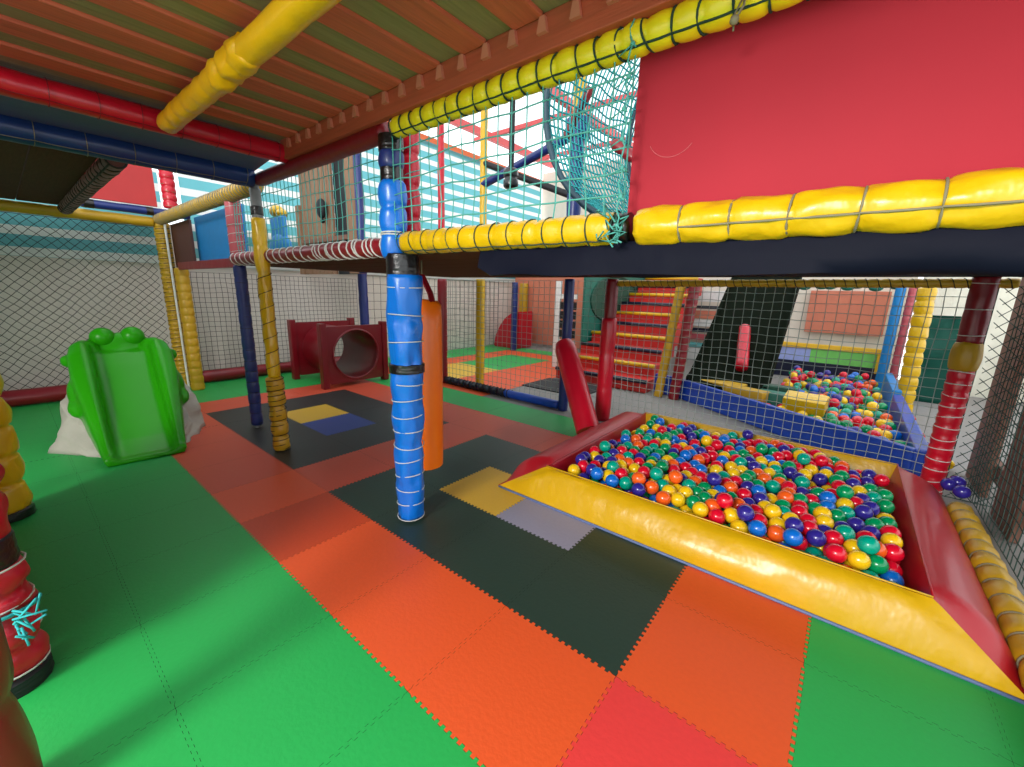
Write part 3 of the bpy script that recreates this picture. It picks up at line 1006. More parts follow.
net('dark green net along the right side of the near ball pit', (.765, .9, .10), (0, 1, 0), (0, 0, 1), 2.9, 1.3, .058, .0026, 'netgreen', False, .008, 9)
net('dark diamond net right of the cord-wound red post', (.68, 3.9, .0), (1, 0, .0), (0, 0, 1), .34, 1.4, .05, .0028, 'netgreen', True, .006, 10)
net('teal net strip at the left edge beside the lumpy yellow post', (-3.5, -.6, .03), (0, 1, 0), (0, 0, 1), .3, .6, .035, .004, 'netteal2', False, .02, 11)
bm = new()
pts = [V3(-.33 + .02 * math.sin(k), 1.24 - .008 * k, 2.03 - k * .03) for k in range(4)]
tube(bm, pts, .003, 5); ball(bm, pts[-1], .011, 8, 6)
tube(bm, [pts[1], pts[1] + V3(-.02, 0, -.04), pts[1] + V3(-.018, 0, -.075)], .0025, 5)
o = obj('loose_string', bm, M['cordg'], None, True); tag(o, 'short knotted string dangling from the yellow rail in front of the red panel', 'string')


# net crawl tunnel on the upper level
def crawl_tunnel():
    t = thing('net_crawl_tunnel', 'teal net crawl tunnel with dark blue hoops on the upper level', 'net tunnel', (-1.0, 3.2, 1.9))
    cx, cz, R = -.98, 2.55, .85
    bm = new()
    ny = 52
    nr = 84
    ys = [2.55 + k * .042 for k in range(ny + 1)]

    def P(k, a, y):
        w = 1 + .04 * noise.noise(Vector((math.cos(a) * 2, math.sin(a) * 2, y * 3)))
        return V3(cx + R * w * math.cos(a) + (y - 2.55) * .12, y + .02 * noise.noise(Vector((a * 3, y * 4, 1))), cz + R * w * math.sin(a))
    for k in range(nr):
        a = 2 * math.pi * k / nr
        tube(bm, [P(k, a + .03 * noise.noise(Vector((k, y * 5, 0))), y) for y in ys], .0068, 3, cap=False)
    for y in ys:
        tube(bm, [P(0, 2 * math.pi * k / nr, y) for k in range(nr)], .0068, 3, closed=True)
    obj('net', bm, M['netteal2'], t)
    for y in (2.55, 3.6, 4.75):
        bm = new()
        tube(bm, [V3(cx + R * math.cos(a) + (y - 2.55) * .12, y, cz + R * math.sin(a)) for a in [2 * math.pi * k / 40 for k in range(40)]], .022, 8, closed=True)
        obj('hoop', bm, M['hoopteal'], t)


crawl_tunnel()
rail('dark blue slanting pipe braced across in front of the net tunnel', [
    dict(k='pipe', a=(-3.72, 3.95, 2.56), b=(-2.36, 3.85, 2.84), r=.045, m='dblue')], (-2.8, 3.75, 2.7))
rail('black pipe sloping down across the bright upper window', [
    dict(k='pipe', a=(-3.72, 3.95, 2.80), b=(-2.36, 3.85, 2.25), r=.035, m='blackboard')], (-3, 3.85, 2.4))
rail('black vertical rope hanging with a dark knot on the upper level', [
    dict(k='pipe', a=(-2.83, 3.4, 4.43), b=(-2.83, 3.4, 2.45), r=.028, m='blackboard'),
    dict(k='pad', a=(-2.83, 3.4, 2.48), b=(-2.83, 3.4, 2.30), r=.075, tie=.09, amp=.2, m='tape')], (-2.83, 3.4, 2.2))
rail('red sloping pad inside the net tunnel opening', [
    dict(k='pad', a=(-1.75, 3.0, 2.78), b=(-1.95, 3.0, 2.48), r=.035, tie=.15, amp=.1, m='darkred')], (-1.85, 3.0, 2.45))
rail('short dark red tied pad low inside the net tunnel', [
    dict(k='pad', a=(-1.38, 2.7, 2.26), b=(-1.15, 2.7, 2.08), r=.035, tie=.1, amp=.25, m='darkred')], (-1.25, 2.7, 2.05))

# ------------------------------------------------------------------ near ball pit
OX0, OX1, OY0, OY1 = -1.66, .665, 1.95, 3.77
RX0, RX1, RY0, RY1 = -1.36, .41, 2.06, 3.72
IX0, IX1, IY0, IY1 = -1.31, .36, 2.14, 3.64
HB = .205


def bolster(which, m, label):
    """one foam wedge of the pit wall, mitred at both corners, with rounded ridge and sagging skin"""
    def corner(x0, x1, y0, y1):
        return [(x0, y0), (x1, y0), (x1, y1), (x0, y1)]
    outer, ridge, inner = corner(OX0, OX1, OY0, OY1), corner(RX0, RX1, RY0, RY1), corner(IX0, IX1, IY0, IY1)
    i, j = {'front': (0, 1), 'right': (1, 2), 'back': (2, 3), 'left': (3, 0)}[which]
    bm = new()
    n = 56
    rows = []
    for k in range(n + 1):
        t = k / n
        o_ = Vector(outer[i] + (0,)).lerp(Vector(outer[j] + (0,)), t)
        r_ = Vector(ridge[i] + (HB,)).lerp(Vector(ridge[j] + (HB,)), t)
        n_ = Vector(inner[i] + (0,)).lerp(Vector(inner[j] + (0,)), t)
        ob = o_ + V3(0, 0, .012)
        row = [o_, ob]
        endk = min(1, t * 14, (1 - t) * 14)
        for s in range(1, 9):                              # outer slope, slightly puffed
            f = s / 9
            p = ob.lerp(r_, f)
            out = (o_ - r_); out.z = 0; out.normalize()
            puff = dict(front=.04, right=.055, back=.035, left=.085)[which] * math.sin(math.pi * min(1, f * .97)) ** .8 * endk
            wr = noise.noise(Vector((t * 11, f * 2.5, i * 4))) * .009 + noise.noise(Vector((t * 34, f * 5, i * 4 + 2))) * .0075 * max(0, 1.1 - f) ** 1.5
            hz = max(.1, (r_ - ob).length); q_n = (out * HB + V3(0, 0, (Vector((o_.x, o_.y, 0)) - Vector((r_.x, r_.y, 0))).length)) / hz
            p = p + q_n * (puff + wr * endk * (.3 if which in ('right', 'left') else 1))
            row.append(p)
        rr = r_ + V3(0, 0, -.004)
        row.append(rr)
        row.append(r_.lerp(n_, .12) + V3(0, 0, .008 * endk))
        row.append(r_.lerp(n_, .5))
        row.append(n_)
        rows.append([bm.verts.new(p) for p in row])
    w = len(rows[0])
    for k in range(n):
        for q in range(w):
            bm.faces.new((rows[k][q], rows[k][(q + 1) % w], rows[k + 1][(q + 1) % w], rows[k + 1][q]))
    bm.faces.new(rows[0]); bm.faces.new(rows[-1])
    t = thing('pit_bolster', label, 'bolster', ((outer[i][0] + outer[j][0]) / 2, (outer[i][1] + outer[j][1]) / 2, 0))
    wd = obj('foam_wedge', bm, M[m], t, True, 50)
    bm = new()                                             # welted seam along the ridge and hem at the floor
    d = [Vector(ridge[i] + (HB + .002,)), Vector(ridge[j] + (HB + .002,))]
    tube(bm, [d[0].lerp(d[1], k / 20) for k in range(21)], .004, 6)
    obj('seam_welt', bm, M[m], wd)
    bm = new()
    d = [Vector(outer[i] + (.006,)), Vector(outer[j] + (.006,))]
    out = (d[0] + d[1]) / 2 - Vector((-.5, 2.9, 0)); out.z = 0
    out = Vector((0, -1, 0)) if which == 'front' else Vector((1, 0, 0)) if which == 'right' else Vector((0, 1, 0)) if which == 'back' else Vector((-1, 0, 0))
    tube(bm, [d[0].lerp(d[1], k / 20) + out * .004 for k in range(21)], .008, 6)
    obj('bottom_hem', bm, M['bluegrey' if which == 'front' else m], wd)
    return t


bolster('front', 'pityel', 'long yellow foam bolster along the front of the near ball pit')
bolster('right', 'pitred', 'broad red foam bolster on the right side of the near ball pit')
bolster('back', 'pityel', 'narrow yellow foam bolster along the back of the near ball pit')
bolster('left', 'pitred', 'dark red foam bolster on the left side of the near ball pit')

BALLC = dict(red=(222, 16, 46), blue=(16, 108, 204), yellow=(248, 200, 24), green=(0, 146, 86), orange=(248, 98, 30), purple=(50, 40, 140), teal=(0, 160, 132))
BM = {k: mat('%s_plastic_ball' % k, v, 0.16, 0, 5, .03, coat=.25) for k, v in BALLC.items()}
RB = .041


def pack(n, x0, x1, y0, y1, r, seed, steps=170):
    rng = np.random.default_rng(seed)
    P = np.stack([rng.uniform(x0 + r, x1 - r, n), rng.uniform(y0 + r, y1 - r, n), rng.uniform(r, .42, n)], 1)
    for s in range(steps):
        P[:, 2] -= .0035 if s < steps - 60 else .0008 if s < steps - 35 else 0
        for _ in range(1):
            d = P[:, None, :] - P[None, :, :]
            L2 = (d ** 2).sum(-1)
            np.fill_diagonal(L2, 9)
            L = np.sqrt(L2) + 1e-9
            ov = np.clip(2 * r - L, 0, None)
            push = (d / L[..., None] * (ov * .42)[..., None]).sum(1)
            P += np.clip(push, -.03, .03)
        P[:, 0] = np.clip(P[:, 0], x0 + r, x1 - r)
        P[:, 1] = np.clip(P[:, 1], y0 + r, y1 - r)
        P[:, 2] = np.clip(P[:, 2], r, None)
    return P


def ball_mesh(r, u=18, v=12):
    bm = new()
    bmesh.ops.create_uvsphere(bm, u_segments=u, v_segments=v, radius=r)
    me = bpy.data.meshes.new('ball')
    bm.to_mesh(me); bm.free()
    smooth(me)
    return me


def colour_for(p, rnd):
    k = list(BALLC)
    base = [.24, .10, .19, .19, .065, .14, .13]
    w = [b * (1.0 + 1.6 * max(-.55, noise.noise(Vector((p[0] * 3.1 + 11 * i, p[1] * 3.1, i * 5.5))))) for i, b in enumerate(base)]
    if p[0] > .02 and p[0] < .3 and 2.3 < p[1] < 3.0:
        w[5] *= 3
    return rnd.choices(k, w)[0]


def pit_balls():
    rnd = random.Random(5)
    P = pack(1180, IX0 - .0, IX1 + .0, IY0 - .0, IY1 + .0, RB, 3)
    cam = np.array([0, 0, EYE])
    # a ball is on show when no other ball hides its crown from the camera
    vis = []
    for i, p in enumerate(P):
        v = cam - p
        D = np.linalg.norm(v); v /= D
        rel = P - p
        tt = rel @ v
        perp = np.linalg.norm(rel - tt[:, None] * v, axis=1)
        hid = ((tt > .01) & (perp < RB * .75)).sum()
        vis.append((hid, D, i))
    shown = sorted([v for v in vis if v[0] == 0], key=lambda q: q[1])[:296]
    ids = {q[2] for q in shown}
    protos = {k: ball_mesh(RB) for k in BALLC}
    for k in BALLC:
        protos[k].materials.append(BM[k])
    zones = [(2.42, 'along the yellow front bolster'), (2.78, 'in the front half'), (3.2, 'past the middle'), (9, 'towards the back bolster')]
    rest = []
    first = {}
    for i, p in enumerate(P):
        c = colour_for(p, rnd)
        if i in ids:
            if c in first:
                o = first[c].copy()
            else:
                o = bpy.data.objects.new('ball', protos[c]); first[c] = o
            C.objects.link(o)
            o.location = p
            zn = [z for lim, z in zones if p[1] < lim][0]
            side = 'left side' if p[0] < -.75 else 'middle' if p[0] < -.2 else 'right side'
            tag(o, '%s plastic ball %s of the near pit, %s' % (c, zn, side), 'ball', 'balls in the near pit')
        else:
            rest.append((p, c, RB))
    # the far pit, seen through the net: one heap
    P2 = pack(640, -1.5, .47, 5.4, 8.05, .05, 9, 120)
    for p in P2:
        x, y, z = p
        # front wall of the far pit runs diagonally
        if (y - 5.40) < (x + 1.545) * -.665 + .10:
            continue
        if -1.52 < x < -.58 and y > 5.2:
            continue
        rest.append(((x, y, z + .03), colour_for((x, y), rnd), .05))
    rng = random.Random(21)
    tries = 0
    pts = []
    while len(pts) < 170 and tries < 9000:                 # the corner in front of the slide foot
        tries += 1
        x, y = rng.uniform(-1.4, .48), rng.uniform(4.1, 5.45)
        if (y - 5.40) < (x + 1.545) * -.665 + .10:
            continue
        z = rng.choice((.06, .13, .16))
        if all((x - a) ** 2 + (y - b) ** 2 + (z - c) ** 2 > .0081 for a, b, c in pts):
            pts.append((x, y, z))
    for q in pts:
        rest.append((q, colour_for(q, rnd), .05))
    bm = new()
    order = list(BALLC)
    unit = new(); bmesh.ops.create_uvsphere(unit, u_segments=12, v_segments=8, radius=1)
    uv = [v.co.copy() for v in unit.verts]; uf = [[v.index for v in f.verts] for f in unit.faces]
    for p, c, r in rest:
        vv = [bm.verts.new(Vector(p) + q * r) for q in uv]
        mi = order.index(c)
        for f in uf:
            bm.faces.new([vv[k] for k in f]).material_index = mi
    unit.free()
    o = obj('ball_heap', bm, [BM[k] for k in order], None, True)
    tag(o, 'small mixed coloured balls filling the far pit and lying under the near ones', 'balls', None, 'stuff')
    # strays outside the pit
    for q, (p, c, lab) in enumerate([((.70, 3.56, .165), 'purple', 'dark purple ball on the yellow foam roll, nearer of two'),
                                     ((.69, 3.66, .19), 'purple', 'dark purple ball wedged by the cord-wound red post'),
                                     ((.655, 3.64, .17), 'purple', 'dark purple ball pinned beneath two others beside the red bolster'),
                                     ((.78, 4.55, .05), 'yellow', 'yellow ball loose on the concrete behind the cord-wound red post'),
                                     ((.70, 5.0, .05), 'purple', 'dark ball loose on the concrete right of the far pit'),
                                     ((.69, 5.35, .05), 'red', 'red ball loose on the concrete right of the far pit'),
                                     ((.68, 5.75, .05), 'blue', 'blue ball loose on the concrete beside the far pit wall'),
                                     ((.69, 6.1, .05), 'red', 'red ball by the foot of the yellow segmented post')]):
        o = first[c].copy(); C.objects.link(o); o.location = p
        tag(o, lab, 'ball', 'loose balls outside the pits')


pit_balls()

# ------------------------------------------------------------------ far ball pit
HF = .26


def wall_strip(pts, th, h, m, name, label, cat):
    bm = new()
    for (a, b) in zip(pts[:-1], pts[1:]):
        a, b = Vector(a + (0,)), Vector(b + (0,))
        d = (b - a); L = d.length
        ang = math.atan2(d.y, d.x)
        box(bm, (a + b) / 2 + V3(0, 0, h / 2), (L, th, h), Matrix.Rotation(ang, 3, 'Z'), .015)
    o = obj(name, bm, M[m], None, False)
    tag(o, label, cat)


wall_strip([(-1.93, 5.52), (-1.56, 5.41), (.52, 4.03)], .06, HF, 'pitblue', 'pit_wall', 'long blue vinyl wall along the front of the far ball pit', 'pit wall')
wall_strip([(.56, 4.02), (.56, 6.3)], .09, HF + .005, 'mblue', 'pit_wall', 'blue foam wall on the right of the far ball pit, near length', 'pit wall')
wall_strip([(.56, 6.45), (.56, 8.0)], .09, HF + .03, 'bluepanel', 'pit_wall', 'lighter blue foam wall on the right of the far pit, far length', 'pit wall')


def foam_block(label, c, s, rz, m, ry=0, top=None):
    bm = new()
    box(bm, c, s, Matrix.Rotation(rz, 3, 'Z') @ Matrix.Rotation(ry, 3, 'X'), .02)
    t = tag(obj('foam_block', bm, M[m], None, True, 40), label, 'foam block')
    return t


foam_block('long dull yellow foam wedge by the foot of the dark slide', (-1.12, 5.46, .24), (.6, .18, .1), -.28, 'yeldull', .12)
foam_block('short dull yellow foam block resting against the yellow wedge', (-.76, 5.14, .25), (.42, .17, .12), -.35, 'yeldull')
foam_block('orange-yellow foam block sitting on the balls of the far pit', (-.22, 5.05, .26), (.36, .2, .15), -.1, 'yel', .3)
foam_block('dark green foam block with a pale top in the far pit', (-.52, 5.2, .22), (.30, .2, .16), -.1, 'greentarp')
foam_block('dark green foam slab lying against the foot of the slide', (-.50, 5.45, .27), (.3, .18, .12), 0, 'darkgreen')
bm = new(); pad(bm, (-.93, 5.60, .46), (-1.05, 6.15, .91), .072, 0, .1, 70)
o = obj('foam_roll', bm, M['red'], None); tag(o, 'red foam roll lying up the dark slide above the far pit', 'foam roll')

# dark slide into the far pit
t = thing('wide_slide', 'wide dark green-black slide running down into the far ball pit', 'slide', (-1.1, 6.3, 0))
bm = new()
sl = [(7.2, 1.62), (6.9, 1.40), (6.3, .92), (5.8, .52), (5.5, .30), (5.35, .25)]
prism(bm, [(a, b) for a, b in sl] + [(a, b - .08) for a, b in reversed(sl)], 'x', -1.46, -.64)
obj('slide_bed', bm, M['slidedark'], t, True, 30)
for xx in (-1.49, -.64):
    bm = new()
    prism(bm, [(a, b + .06) for a, b in sl] + [(a, b - .12) for a, b in reversed(sl)], 'x', xx, xx + .03)
    obj('side_rail', bm, M['slidedark'], t, True, 30)

# ------------------------------------------------------------------ hanging bag, leaning roll
t = thing('punch_bag', 'long orange vinyl punch bag hanging right of the blue centre post', 'punch bag', (-2.0, 1.60, .17))
bm = new()
zs = [(.175, .09), (.18, .112), (.3, .116), (.7, .117), (1.1, .116), (1.2, .112), (1.225, .095), (1.235, .02)]
tube(bm, [(-2.0, 1.60, z) for z, r in zs], lambda i, a: zs[i][1] * (1 + .015 * noise.noise(Vector((math.cos(a) * 2, math.sin(a) * 2, i)))), 32)
obj('bag_body', bm, M['orange'], t, True, 60)
bm = new()
for s in (-1, 1):
    a, b, c = V3(-2.0 + s * .1, 1.60, 1.19), V3(-2.0 + s * .075, 1.60, 1.27), V3(-2.0, 1.60, 1.375)
    for p, q in ((a, b), (b, c)):
        d = (q - p).normalized(); sd = d.cross(Vector((0, 1, 0))) * .006; fw = Vector((0, .018, 0))
        v = [bm.verts.new(k) for k in (p - sd - fw, p + sd - fw, q + sd - fw, q - sd - fw, p - sd + fw, p + sd + fw, q + sd + fw, q - sd + fw)]
        for f in ((0, 1, 2, 3), (4, 5, 6, 7), (0, 1, 5, 4), (1, 2, 6, 5), (2, 3, 7, 6), (3, 0, 4, 7)):
            bm.faces.new([v[k] for k in f])
obj('strap', bm, M['tunred'], t, False)
bm = new(); tube(bm, [(-2.0, 1.60, 1.37), (-2.0, 1.60, 1.458)], .005, 6); obj('hanging_cord', bm, M['cordg'], t)
t = thing('foam_roll', 'glossy red foam roll leaning left beside the near ball pit', 'foam roll', (-1.80, 3.42, 0))
bm = new()
p0, p1 = V3(-1.715, 3.27, .05), V3(-2.27, 3.66, .78)
N = 14
tube(bm, [lerp(p0, p1, i / N) for i in range(N + 1)], lambda i, a: .112 * (.8 if i == N else 1) * (1 + .02 * noise.noise(Vector((math.cos(a) * 2, math.sin(a) * 2, i * .7)))), 26)
obj('vinyl_cover', bm, M['red'], t, True, 60)
bm = new()
dd = (p1 - p0).normalized()
tube(bm, [lerp(p0, p1, i / N) + V3(.088, -.07, .0) for i in range(N + 1)], .006, 6); obj('seam_welt', bm, M['pink'], t)

# ------------------------------------------------------------------ frog slide
def frog():
    t = thing('toddler_slide', 'green frog-shaped toddler slide on a grey rock base by the left wall', 'slide', (-4.6, .54, 0))
    ax = Vector((-1, .085, 0)).normalized()
    lat = Vector((.085, 1, 0)).normalized()
    org = Vector((-3.872, .52, 0))
    rotz = Matrix.Rotation(math.atan2(lat.y, lat.x) - math.pi / 2, 3, 'Z')

    def F(u, v, z):
        return org + ax * u + lat * v + Vector((0, 0, z))
    st = [  # u, chute floor z, rim z, inner half, outer half, underside z
        (0, .035, .075, .165, .235, .0),
        (.06, .04, .085, .165, .24, .0),
        (.25, .115, .205, .17, .262, .0),
        (.5, .275, .395, .172, .30, .03),
        (.75, .445, .585, .175, .335, .06),
        (.95, .59, .72, .18, .34, .08),
        (1.08, .675, .785, .185, .325, .1),
        (1.16, .70, .795, .19, .30, .1),
        (1.26, .70, .78, .195, .27, .1)]
    bm = new()
    rows = []
    for u, zc, zr, wi, wo, zb in st:
        mid = (wi + wo) / 2
        half = [(0, zc), (wi * .8, zc), (wi, zc + .012), (wi + .010, zc + (zr - zc) * .7), (wi + .03, zr - .006), (mid, zr + .004), (wo - .035, zr - .018), (wo - .008, zr - .3 * (zr - zc)), (wo, zr - (zr - zb) * .35),
                (wo * .98, zb + (zr - zb) * .35), (wo * .93, zb), (0, zb)]
        prof = half + [(-a, b) for a, b in reversed(half[1:-1])]
        rows.append([bm.verts.new(F(u, a, b)) for a, b in prof])
    n = len(rows[0])
    for A, B in zip(rows[:-1], rows[1:]):
        for k in range(n):
            bm.faces.new((A[k], A[(k + 1) % n], B[(k + 1) % n], B[k]))
    bm.faces.new(rows[0]); bm.faces.new(rows[-1])
    # head behind the chute top with a brow across it, rounded shoulders, folded limbs
    ball(bm, F(1.26, 0, .58), (.13, .27, .24), 24, 16, rotz)
    ball(bm, F(1.25, 0, .775), (.075, .20, .065), 24, 16, rotz)
    for s in (-1, 1):
        ball(bm, F(1.17, s * .22, .69), (.10, .09, .10), 20, 12)
        ball(bm, F(1.06, s * .345, .635), (.06, .035, .05), 16, 10)                    # hand
        ball(bm, F(.80, s * .31, .40), (.14, .06, .11), 20, 12, rotz @ Matrix.Rotation(.9, 3, 'Y'))   # folded leg
        ball(bm, F(.70, s * .325, .31), (.11, .055, .06), 20, 12, rotz @ Matrix.Rotation(.4, 3, 'Y'))    # foot
    o = obj('slide_body', bm, M['frog'], t)
    md = o.modifiers.new('weld', 'REMESH'); md.mode = 'VOXEL'; md.voxel_size = .0125
    md.use_smooth_shade = True
    sm_ = o.modifiers.new('soft', 'SMOOTH'); sm_.iterations = 10; sm_.factor = .5
    for s in (-1, 1):
        bm = new(); ball(bm, F(1.235, s * .098, .80), (.085, .088, .088), 24, 16); obj('eye', bm, M['frog'], t)
    bm = new()
    N, K = 72, 9
    rows = []
    for k in range(K + 1):
        f = k / K
        row = []
        for i in range(N):
            a = 2 * math.pi * i / N
            ru, rv = .66 - .16 * f, .42 - .07 * f
            nz = 1 + .17 * noise.noise(Vector((math.cos(a) * 2.2, math.sin(a) * 2.2, f * 1.2))) + .10 * noise.noise(Vector((math.cos(a) * 7, math.sin(a) * 7, f * 3)))
            u = .78 + ru * nz * math.cos(a)
            v = rv * nz * math.sin(a) * (1.12 if math.cos(a) > -.2 else 1)
            lim = max(.02, .62 * (u - .18) - .05)
            top = min(.40 + .06 * noise.noise(Vector((math.cos(a) * 3, math.sin(a) * 3, 7))), lim + .03 * noise.noise(Vector((math.cos(a) * 5, math.sin(a) * 5, 2))))
            row.append(bm.verts.new(F(u, v, f ** .8 * max(.015, top))))
        rows.append(row)
    for A, B in zip(rows[:-1], rows[1:]):
        for i in range(N):
            bm.faces.new((A[i], A[(i + 1) % N], B[(i + 1) % N], B[i]))
    bm.faces.new(rows[0])
    cv = bm.verts.new(F(.8, 0, .2))
    for i in range(N):
        bm.faces.new((rows[-1][i], rows[-1][(i + 1) % N], cv))
    obj('rock_base', bm, M['rock'], t)


frog()


# ------------------------------------------------------------------ crawl-through barrel tunnel
def play_tunnel():
    t = thing('play_tunnel', 'dark red plastic crawl tunnel with square ends and a round hole', 'play tunnel', (-5.55, 2.94, 0))
    yc, zc, R = 2.94, .42, .315
    half, H = .44, .80
    for x0, x1 in ((-5.15, -5.09), (-6.0, -5.94)):
        bm = new()
        N = 48
        A, B = [], []
        for i in range(N):
            a = 2 * math.pi * i / N
            c, s = math.cos(a), math.sin(a)
            k = min(half / max(abs(c), 1e-6), (.38 if s > 0 else .37) / max(abs(s), 1e-6))
            ring = [bm.verts.new(p) for p in ((x0, yc + R * c, zc + R * s), (x1, yc + R * c, zc + R * s), (x1, yc + k * c, zc + k * s), (x0, yc + k * c, zc + k * s))]
            A.append(ring)
        for i in range(N):
            a, b = A[i], A[(i + 1) % N]
            for q in range(4):
                bm.faces.new((a[q], a[(q + 1) % 4], b[(q + 1) % 4], b[q]))
        obj('end_panel', bm, M['tunred'], t, True, 30)
        for s in (-1, 1):
            bm = new(); span(bm, (x0 - .02, yc + s * half - .04, 0), (x1 + .02, yc + s * half + .04, .84), .012); obj('corner_post', bm, M['tunred'], t, False)
    bm = new()
    N = 48
    outr = [[bm.verts.new((x, yc + r * math.cos(2 * math.pi * i / N), zc + r * math.sin(2 * math.pi * i / N))) for i in range(N)] for x, r in ((-5.96, R + .02), (-5.12, R + .02), (-5.12, R), (-5.96, R))]
    for q in range(4):
        for i in range(N):
            bm.faces.new((outr[q][i], outr[q][(i + 1) % N], outr[(q + 1) % 4][(i + 1) % N], outr[(q + 1) % 4][i]))
    obj('barrel', bm, M['tunred'], t, True, 40)
    bm = new()
    tube(bm, [(-5.085, yc + (R + .012) * math.cos(a), zc + (R + .012) * math.sin(a)) for a in [2 * math.pi * k / 48 for k in range(48)]], .014, 8, closed=True)
    obj('hole_rim', bm, M['tunred'], t)


play_tunnel()

# ------------------------------------------------------------------ stairs and the far background
t = thing('padded_stairs', 'wide red padded stairs with yellow and navy step edges beyond the back net', 'stairs', (-2.6, 5.3, 0))
n = 10
for k in range(n):
    y0, z1 = 5.3 + k * .36, .165 * (k + 1)
    bm = new()
    xr = -1.98 - .045 * k
    span(bm, (-3.42, y0 + .02, max(0, z1 - .34)), (xr, y0 + .40, z1), .012)
    st_ = obj('step', bm, M['stairred'], t, False)
    bm = new()
    tube(bm, [(-3.42, y0 + .02, z1 - .012), (xr, y0 + .02, z1 - .012)], .03, 10)
    obj('step_edge', bm, M['yel' if k % 2 else 'navy'], st_, True)
bm = new(); span(bm, (-3.46, 4.5, .0), (-2.5, 5.2, .012), .004); o = obj('dark_floor_mat', bm, M['blackboard'], None, False)
tag(o, 'dark rubber mat on the concrete at the foot of the red stairs', 'mat')
t = thing('stair_side_screen', 'teal-green screen with a dark mesh opening along the left of the red stairs', 'screen', (-3.5, 7, 0))
bm = new()
prism(bm, [(6.15, 0), (8.9, 0), (8.9, 1.9), (6.15, 1.6)], 'x', -3.50, -3.46)
obj('fabric_panel', bm, M['greentarp'], t, False)
bm = new()
prism(bm, [(7.3 + .95 * math.cos(a), 1.2 + .42 * math.sin(a)) for a in [2 * math.pi * k / 40 for k in range(40)]], 'x', -3.458, -3.45)
mo = obj('mesh_opening', bm, M['darkgreen'], t, False)
bm = new()
tube(bm, [(-3.45, 7.3 + .95 * math.cos(a), 1.2 + .42 * math.sin(a)) for a in [2 * math.pi * k / 40 for k in range(40)]], .018, 8, closed=True)
obj('opening_hoop', bm, M['darkgreen'], mo)
bm = new(); span(bm, (-6.7, 8.3, 0.05), (-4.6, 8.36, 1.9), .005); o = obj('terracotta_screen', bm, M['terra'], None, False); tag(o, 'tall terracotta board at the far end behind the red dome', 'board')
bm = new()
prism(bm, [(-6.6, 0), (-5.85, 0), (-5.85, .86), (-6.05, .82), (-6.25, .7), (-6.42, .5), (-6.55, .25)], 'y', 7.4, 8.0)
bmesh.ops.bevel(bm, geom=bm.edges[:], offset=.03, segments=2, affect='EDGES')
o = obj('red_foam_dome', bm, M['red'], None, True, 40); tag(o, 'red rounded foam block in the far corner behind the back netting', 'foam block')
t = thing('white_cabinet', 'white frame with black slats far behind the blue post', 'cabinet', (-3.6, 6.0, 0))
bm = new(); span(bm, (-4.02, 6.1, .0), (-3.92, 6.16, 1.5), .004); span(bm, (-3.92, 6.1, .35), (-3.6, 6.16, .5), .004); span(bm, (-3.92, 6.1, 1.2), (-3.6, 6.16, 1.28), .004); obj('frame', bm, M['white'], t, False)
for k in range(4):
    bm = new(); span(bm, (-3.92, 6.12, .54 + k * .16), (-3.6, 6.15, .67 + k * .16), .004); obj('slat_panel', bm, M['blackboard'], t, False)
# boards behind the far pit
t = thing('low_barrier', 'low lavender and green barrier with yellow trim behind the far pit', 'barrier', (-.2, 8.45, 0))
bm = new(); span(bm, (-1.6, 8.42, .0), (.52, 8.48, .28), .005); obj('navy_base', bm, M['navy'], t, False)
bm = new(); span(bm, (-1.6, 8.43, .28), (-.42, 8.47, .50), .003); obj('lavender_board', bm, M['lav'], t, False)
bm = new(); span(bm, (-.42, 8.43, .28), (.42, 8.47, .50), .003); obj('green_board', bm, M['lime'], t, False)
bm = new(); span(bm, (-1.6, 8.41, .50), (.52, 8.49, .58), .006); span(bm, (.42, 8.41, .2), (.52, 8.49, .50), .006); obj('yellow_trim', bm, M['brightyel'], t, False)
bm = new(); span(bm, (-.62, 9.3, .72), (.47, 9.36, 1.46), .005); o = obj('terracotta_board', bm, M['terra'], None, False); tag(o, 'terracotta rectangle on the cream wall beyond the far pit', 'board')
bm = new()
for k in range(16):
    a = -1.2 + k * .11
    ball(bm, (a, 8.3, 1.52 + .03 * math.sin(k * 2.3)), (.09, .05, .05), 10, 8)
o = obj('green_fringe', bm, M['greentarp'], None); tag(o, 'ruffled green fabric strip hanging above the terracotta rectangle', 'fabric')
bm = new()
for k, (m_, z) in enumerate(()):
    pass
bm.free()
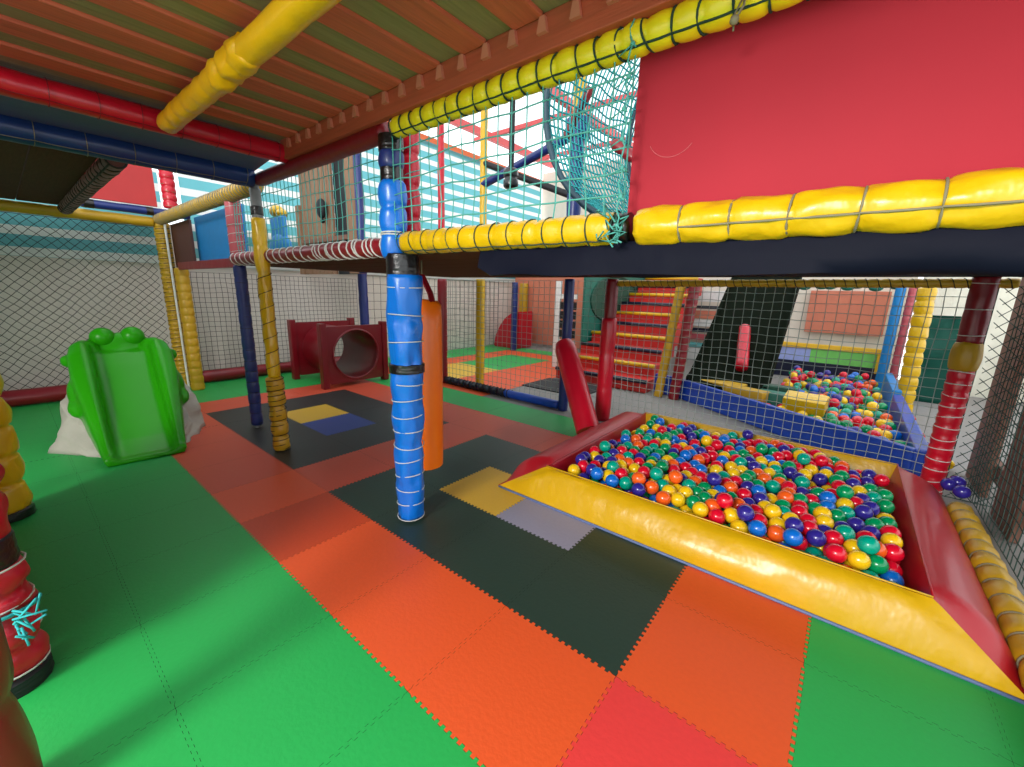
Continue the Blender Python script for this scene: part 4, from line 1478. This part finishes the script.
t = thing('coloured_rails', 'stacked white, navy and teal rails seen between the stairs and the dark slide', 'rails', (-2.4, 9.1, 0))
for m_, z0, z1 in (('white', 1.2, 1.42), ('navy', 1.06, 1.12), ('terra', .86, 1.02), ('white', .7, .84), ('navy', .58, .66), ('pink', .42, .54), ('teal', .26, .36), ('white', .0, .24)):
    bm = new(); span(bm, (-3.0, 9.1, z0), (-1.85, 9.16, z1), .006); obj('rail', bm, M[m_], t, False)


def cloth(name, x0, x1, y, z0, z1, m, label, cat, amp=.03, fx=6, seed=0):
    bm = new()
    nx, nz = max(4, int((x1 - x0) / .05)), max(4, int((z1 - z0) / .05))
    g = [[bm.verts.new((x0 + (x1 - x0) * i / nx, y + amp * noise.noise(Vector((i / nx * fx, j / nz * fx * .6, seed))), z0 + (z1 - z0) * j / nz)) for j in range(nz + 1)] for i in range(nx + 1)]
    for i in range(nx):
        for j in range(nz):
            bm.faces.new((g[i][j], g[i + 1][j], g[i + 1][j + 1], g[i][j + 1]))
    bmesh.ops.solidify(bm, geom=bm.faces[:], thickness=.004)
    o = obj(name, bm, M[m], None, True); tag(o, label, cat)


cloth('green_tarpaulin', .74, 1.14, 7.6, .0, 1.14, 'greentarp', 'dark green tarpaulin hanging right of the yellow segmented post', 'tarpaulin', .06, 7, 1)
cloth('plastic_sheeting', .74, 2.4, 8.6, .0, 2.2, 'sheet', 'crumpled white plastic sheeting bright with daylight at the far right', 'plastic sheet', .10, 9, 2)
# wooden planks outside the right-hand net
for q, (px, py, w, lab) in enumerate([(.88, 4.06, .46, 'weathered brown board outside the right net beside the cord-wound red post'),
                                      (.88, 3.36, .40, 'weathered brown board outside the right net, nearer than the one by the post')]):
    bm = new(); span(bm, (px, py, 0), (px + .04, py + w, 1.6), .005)
    o = obj('fence_plank', bm, M['plank2'], None, False); tag(o, lab, 'plank', 'planks outside the right net')
bm = new(); span(bm, (.925, 3.1, .12), (.965, 4.6, .24), .005)
o = obj('fence_rail', bm, M['plank2'], None, False); tag(o, 'weathered brown cross rail low behind the boards outside the right net', 'plank')
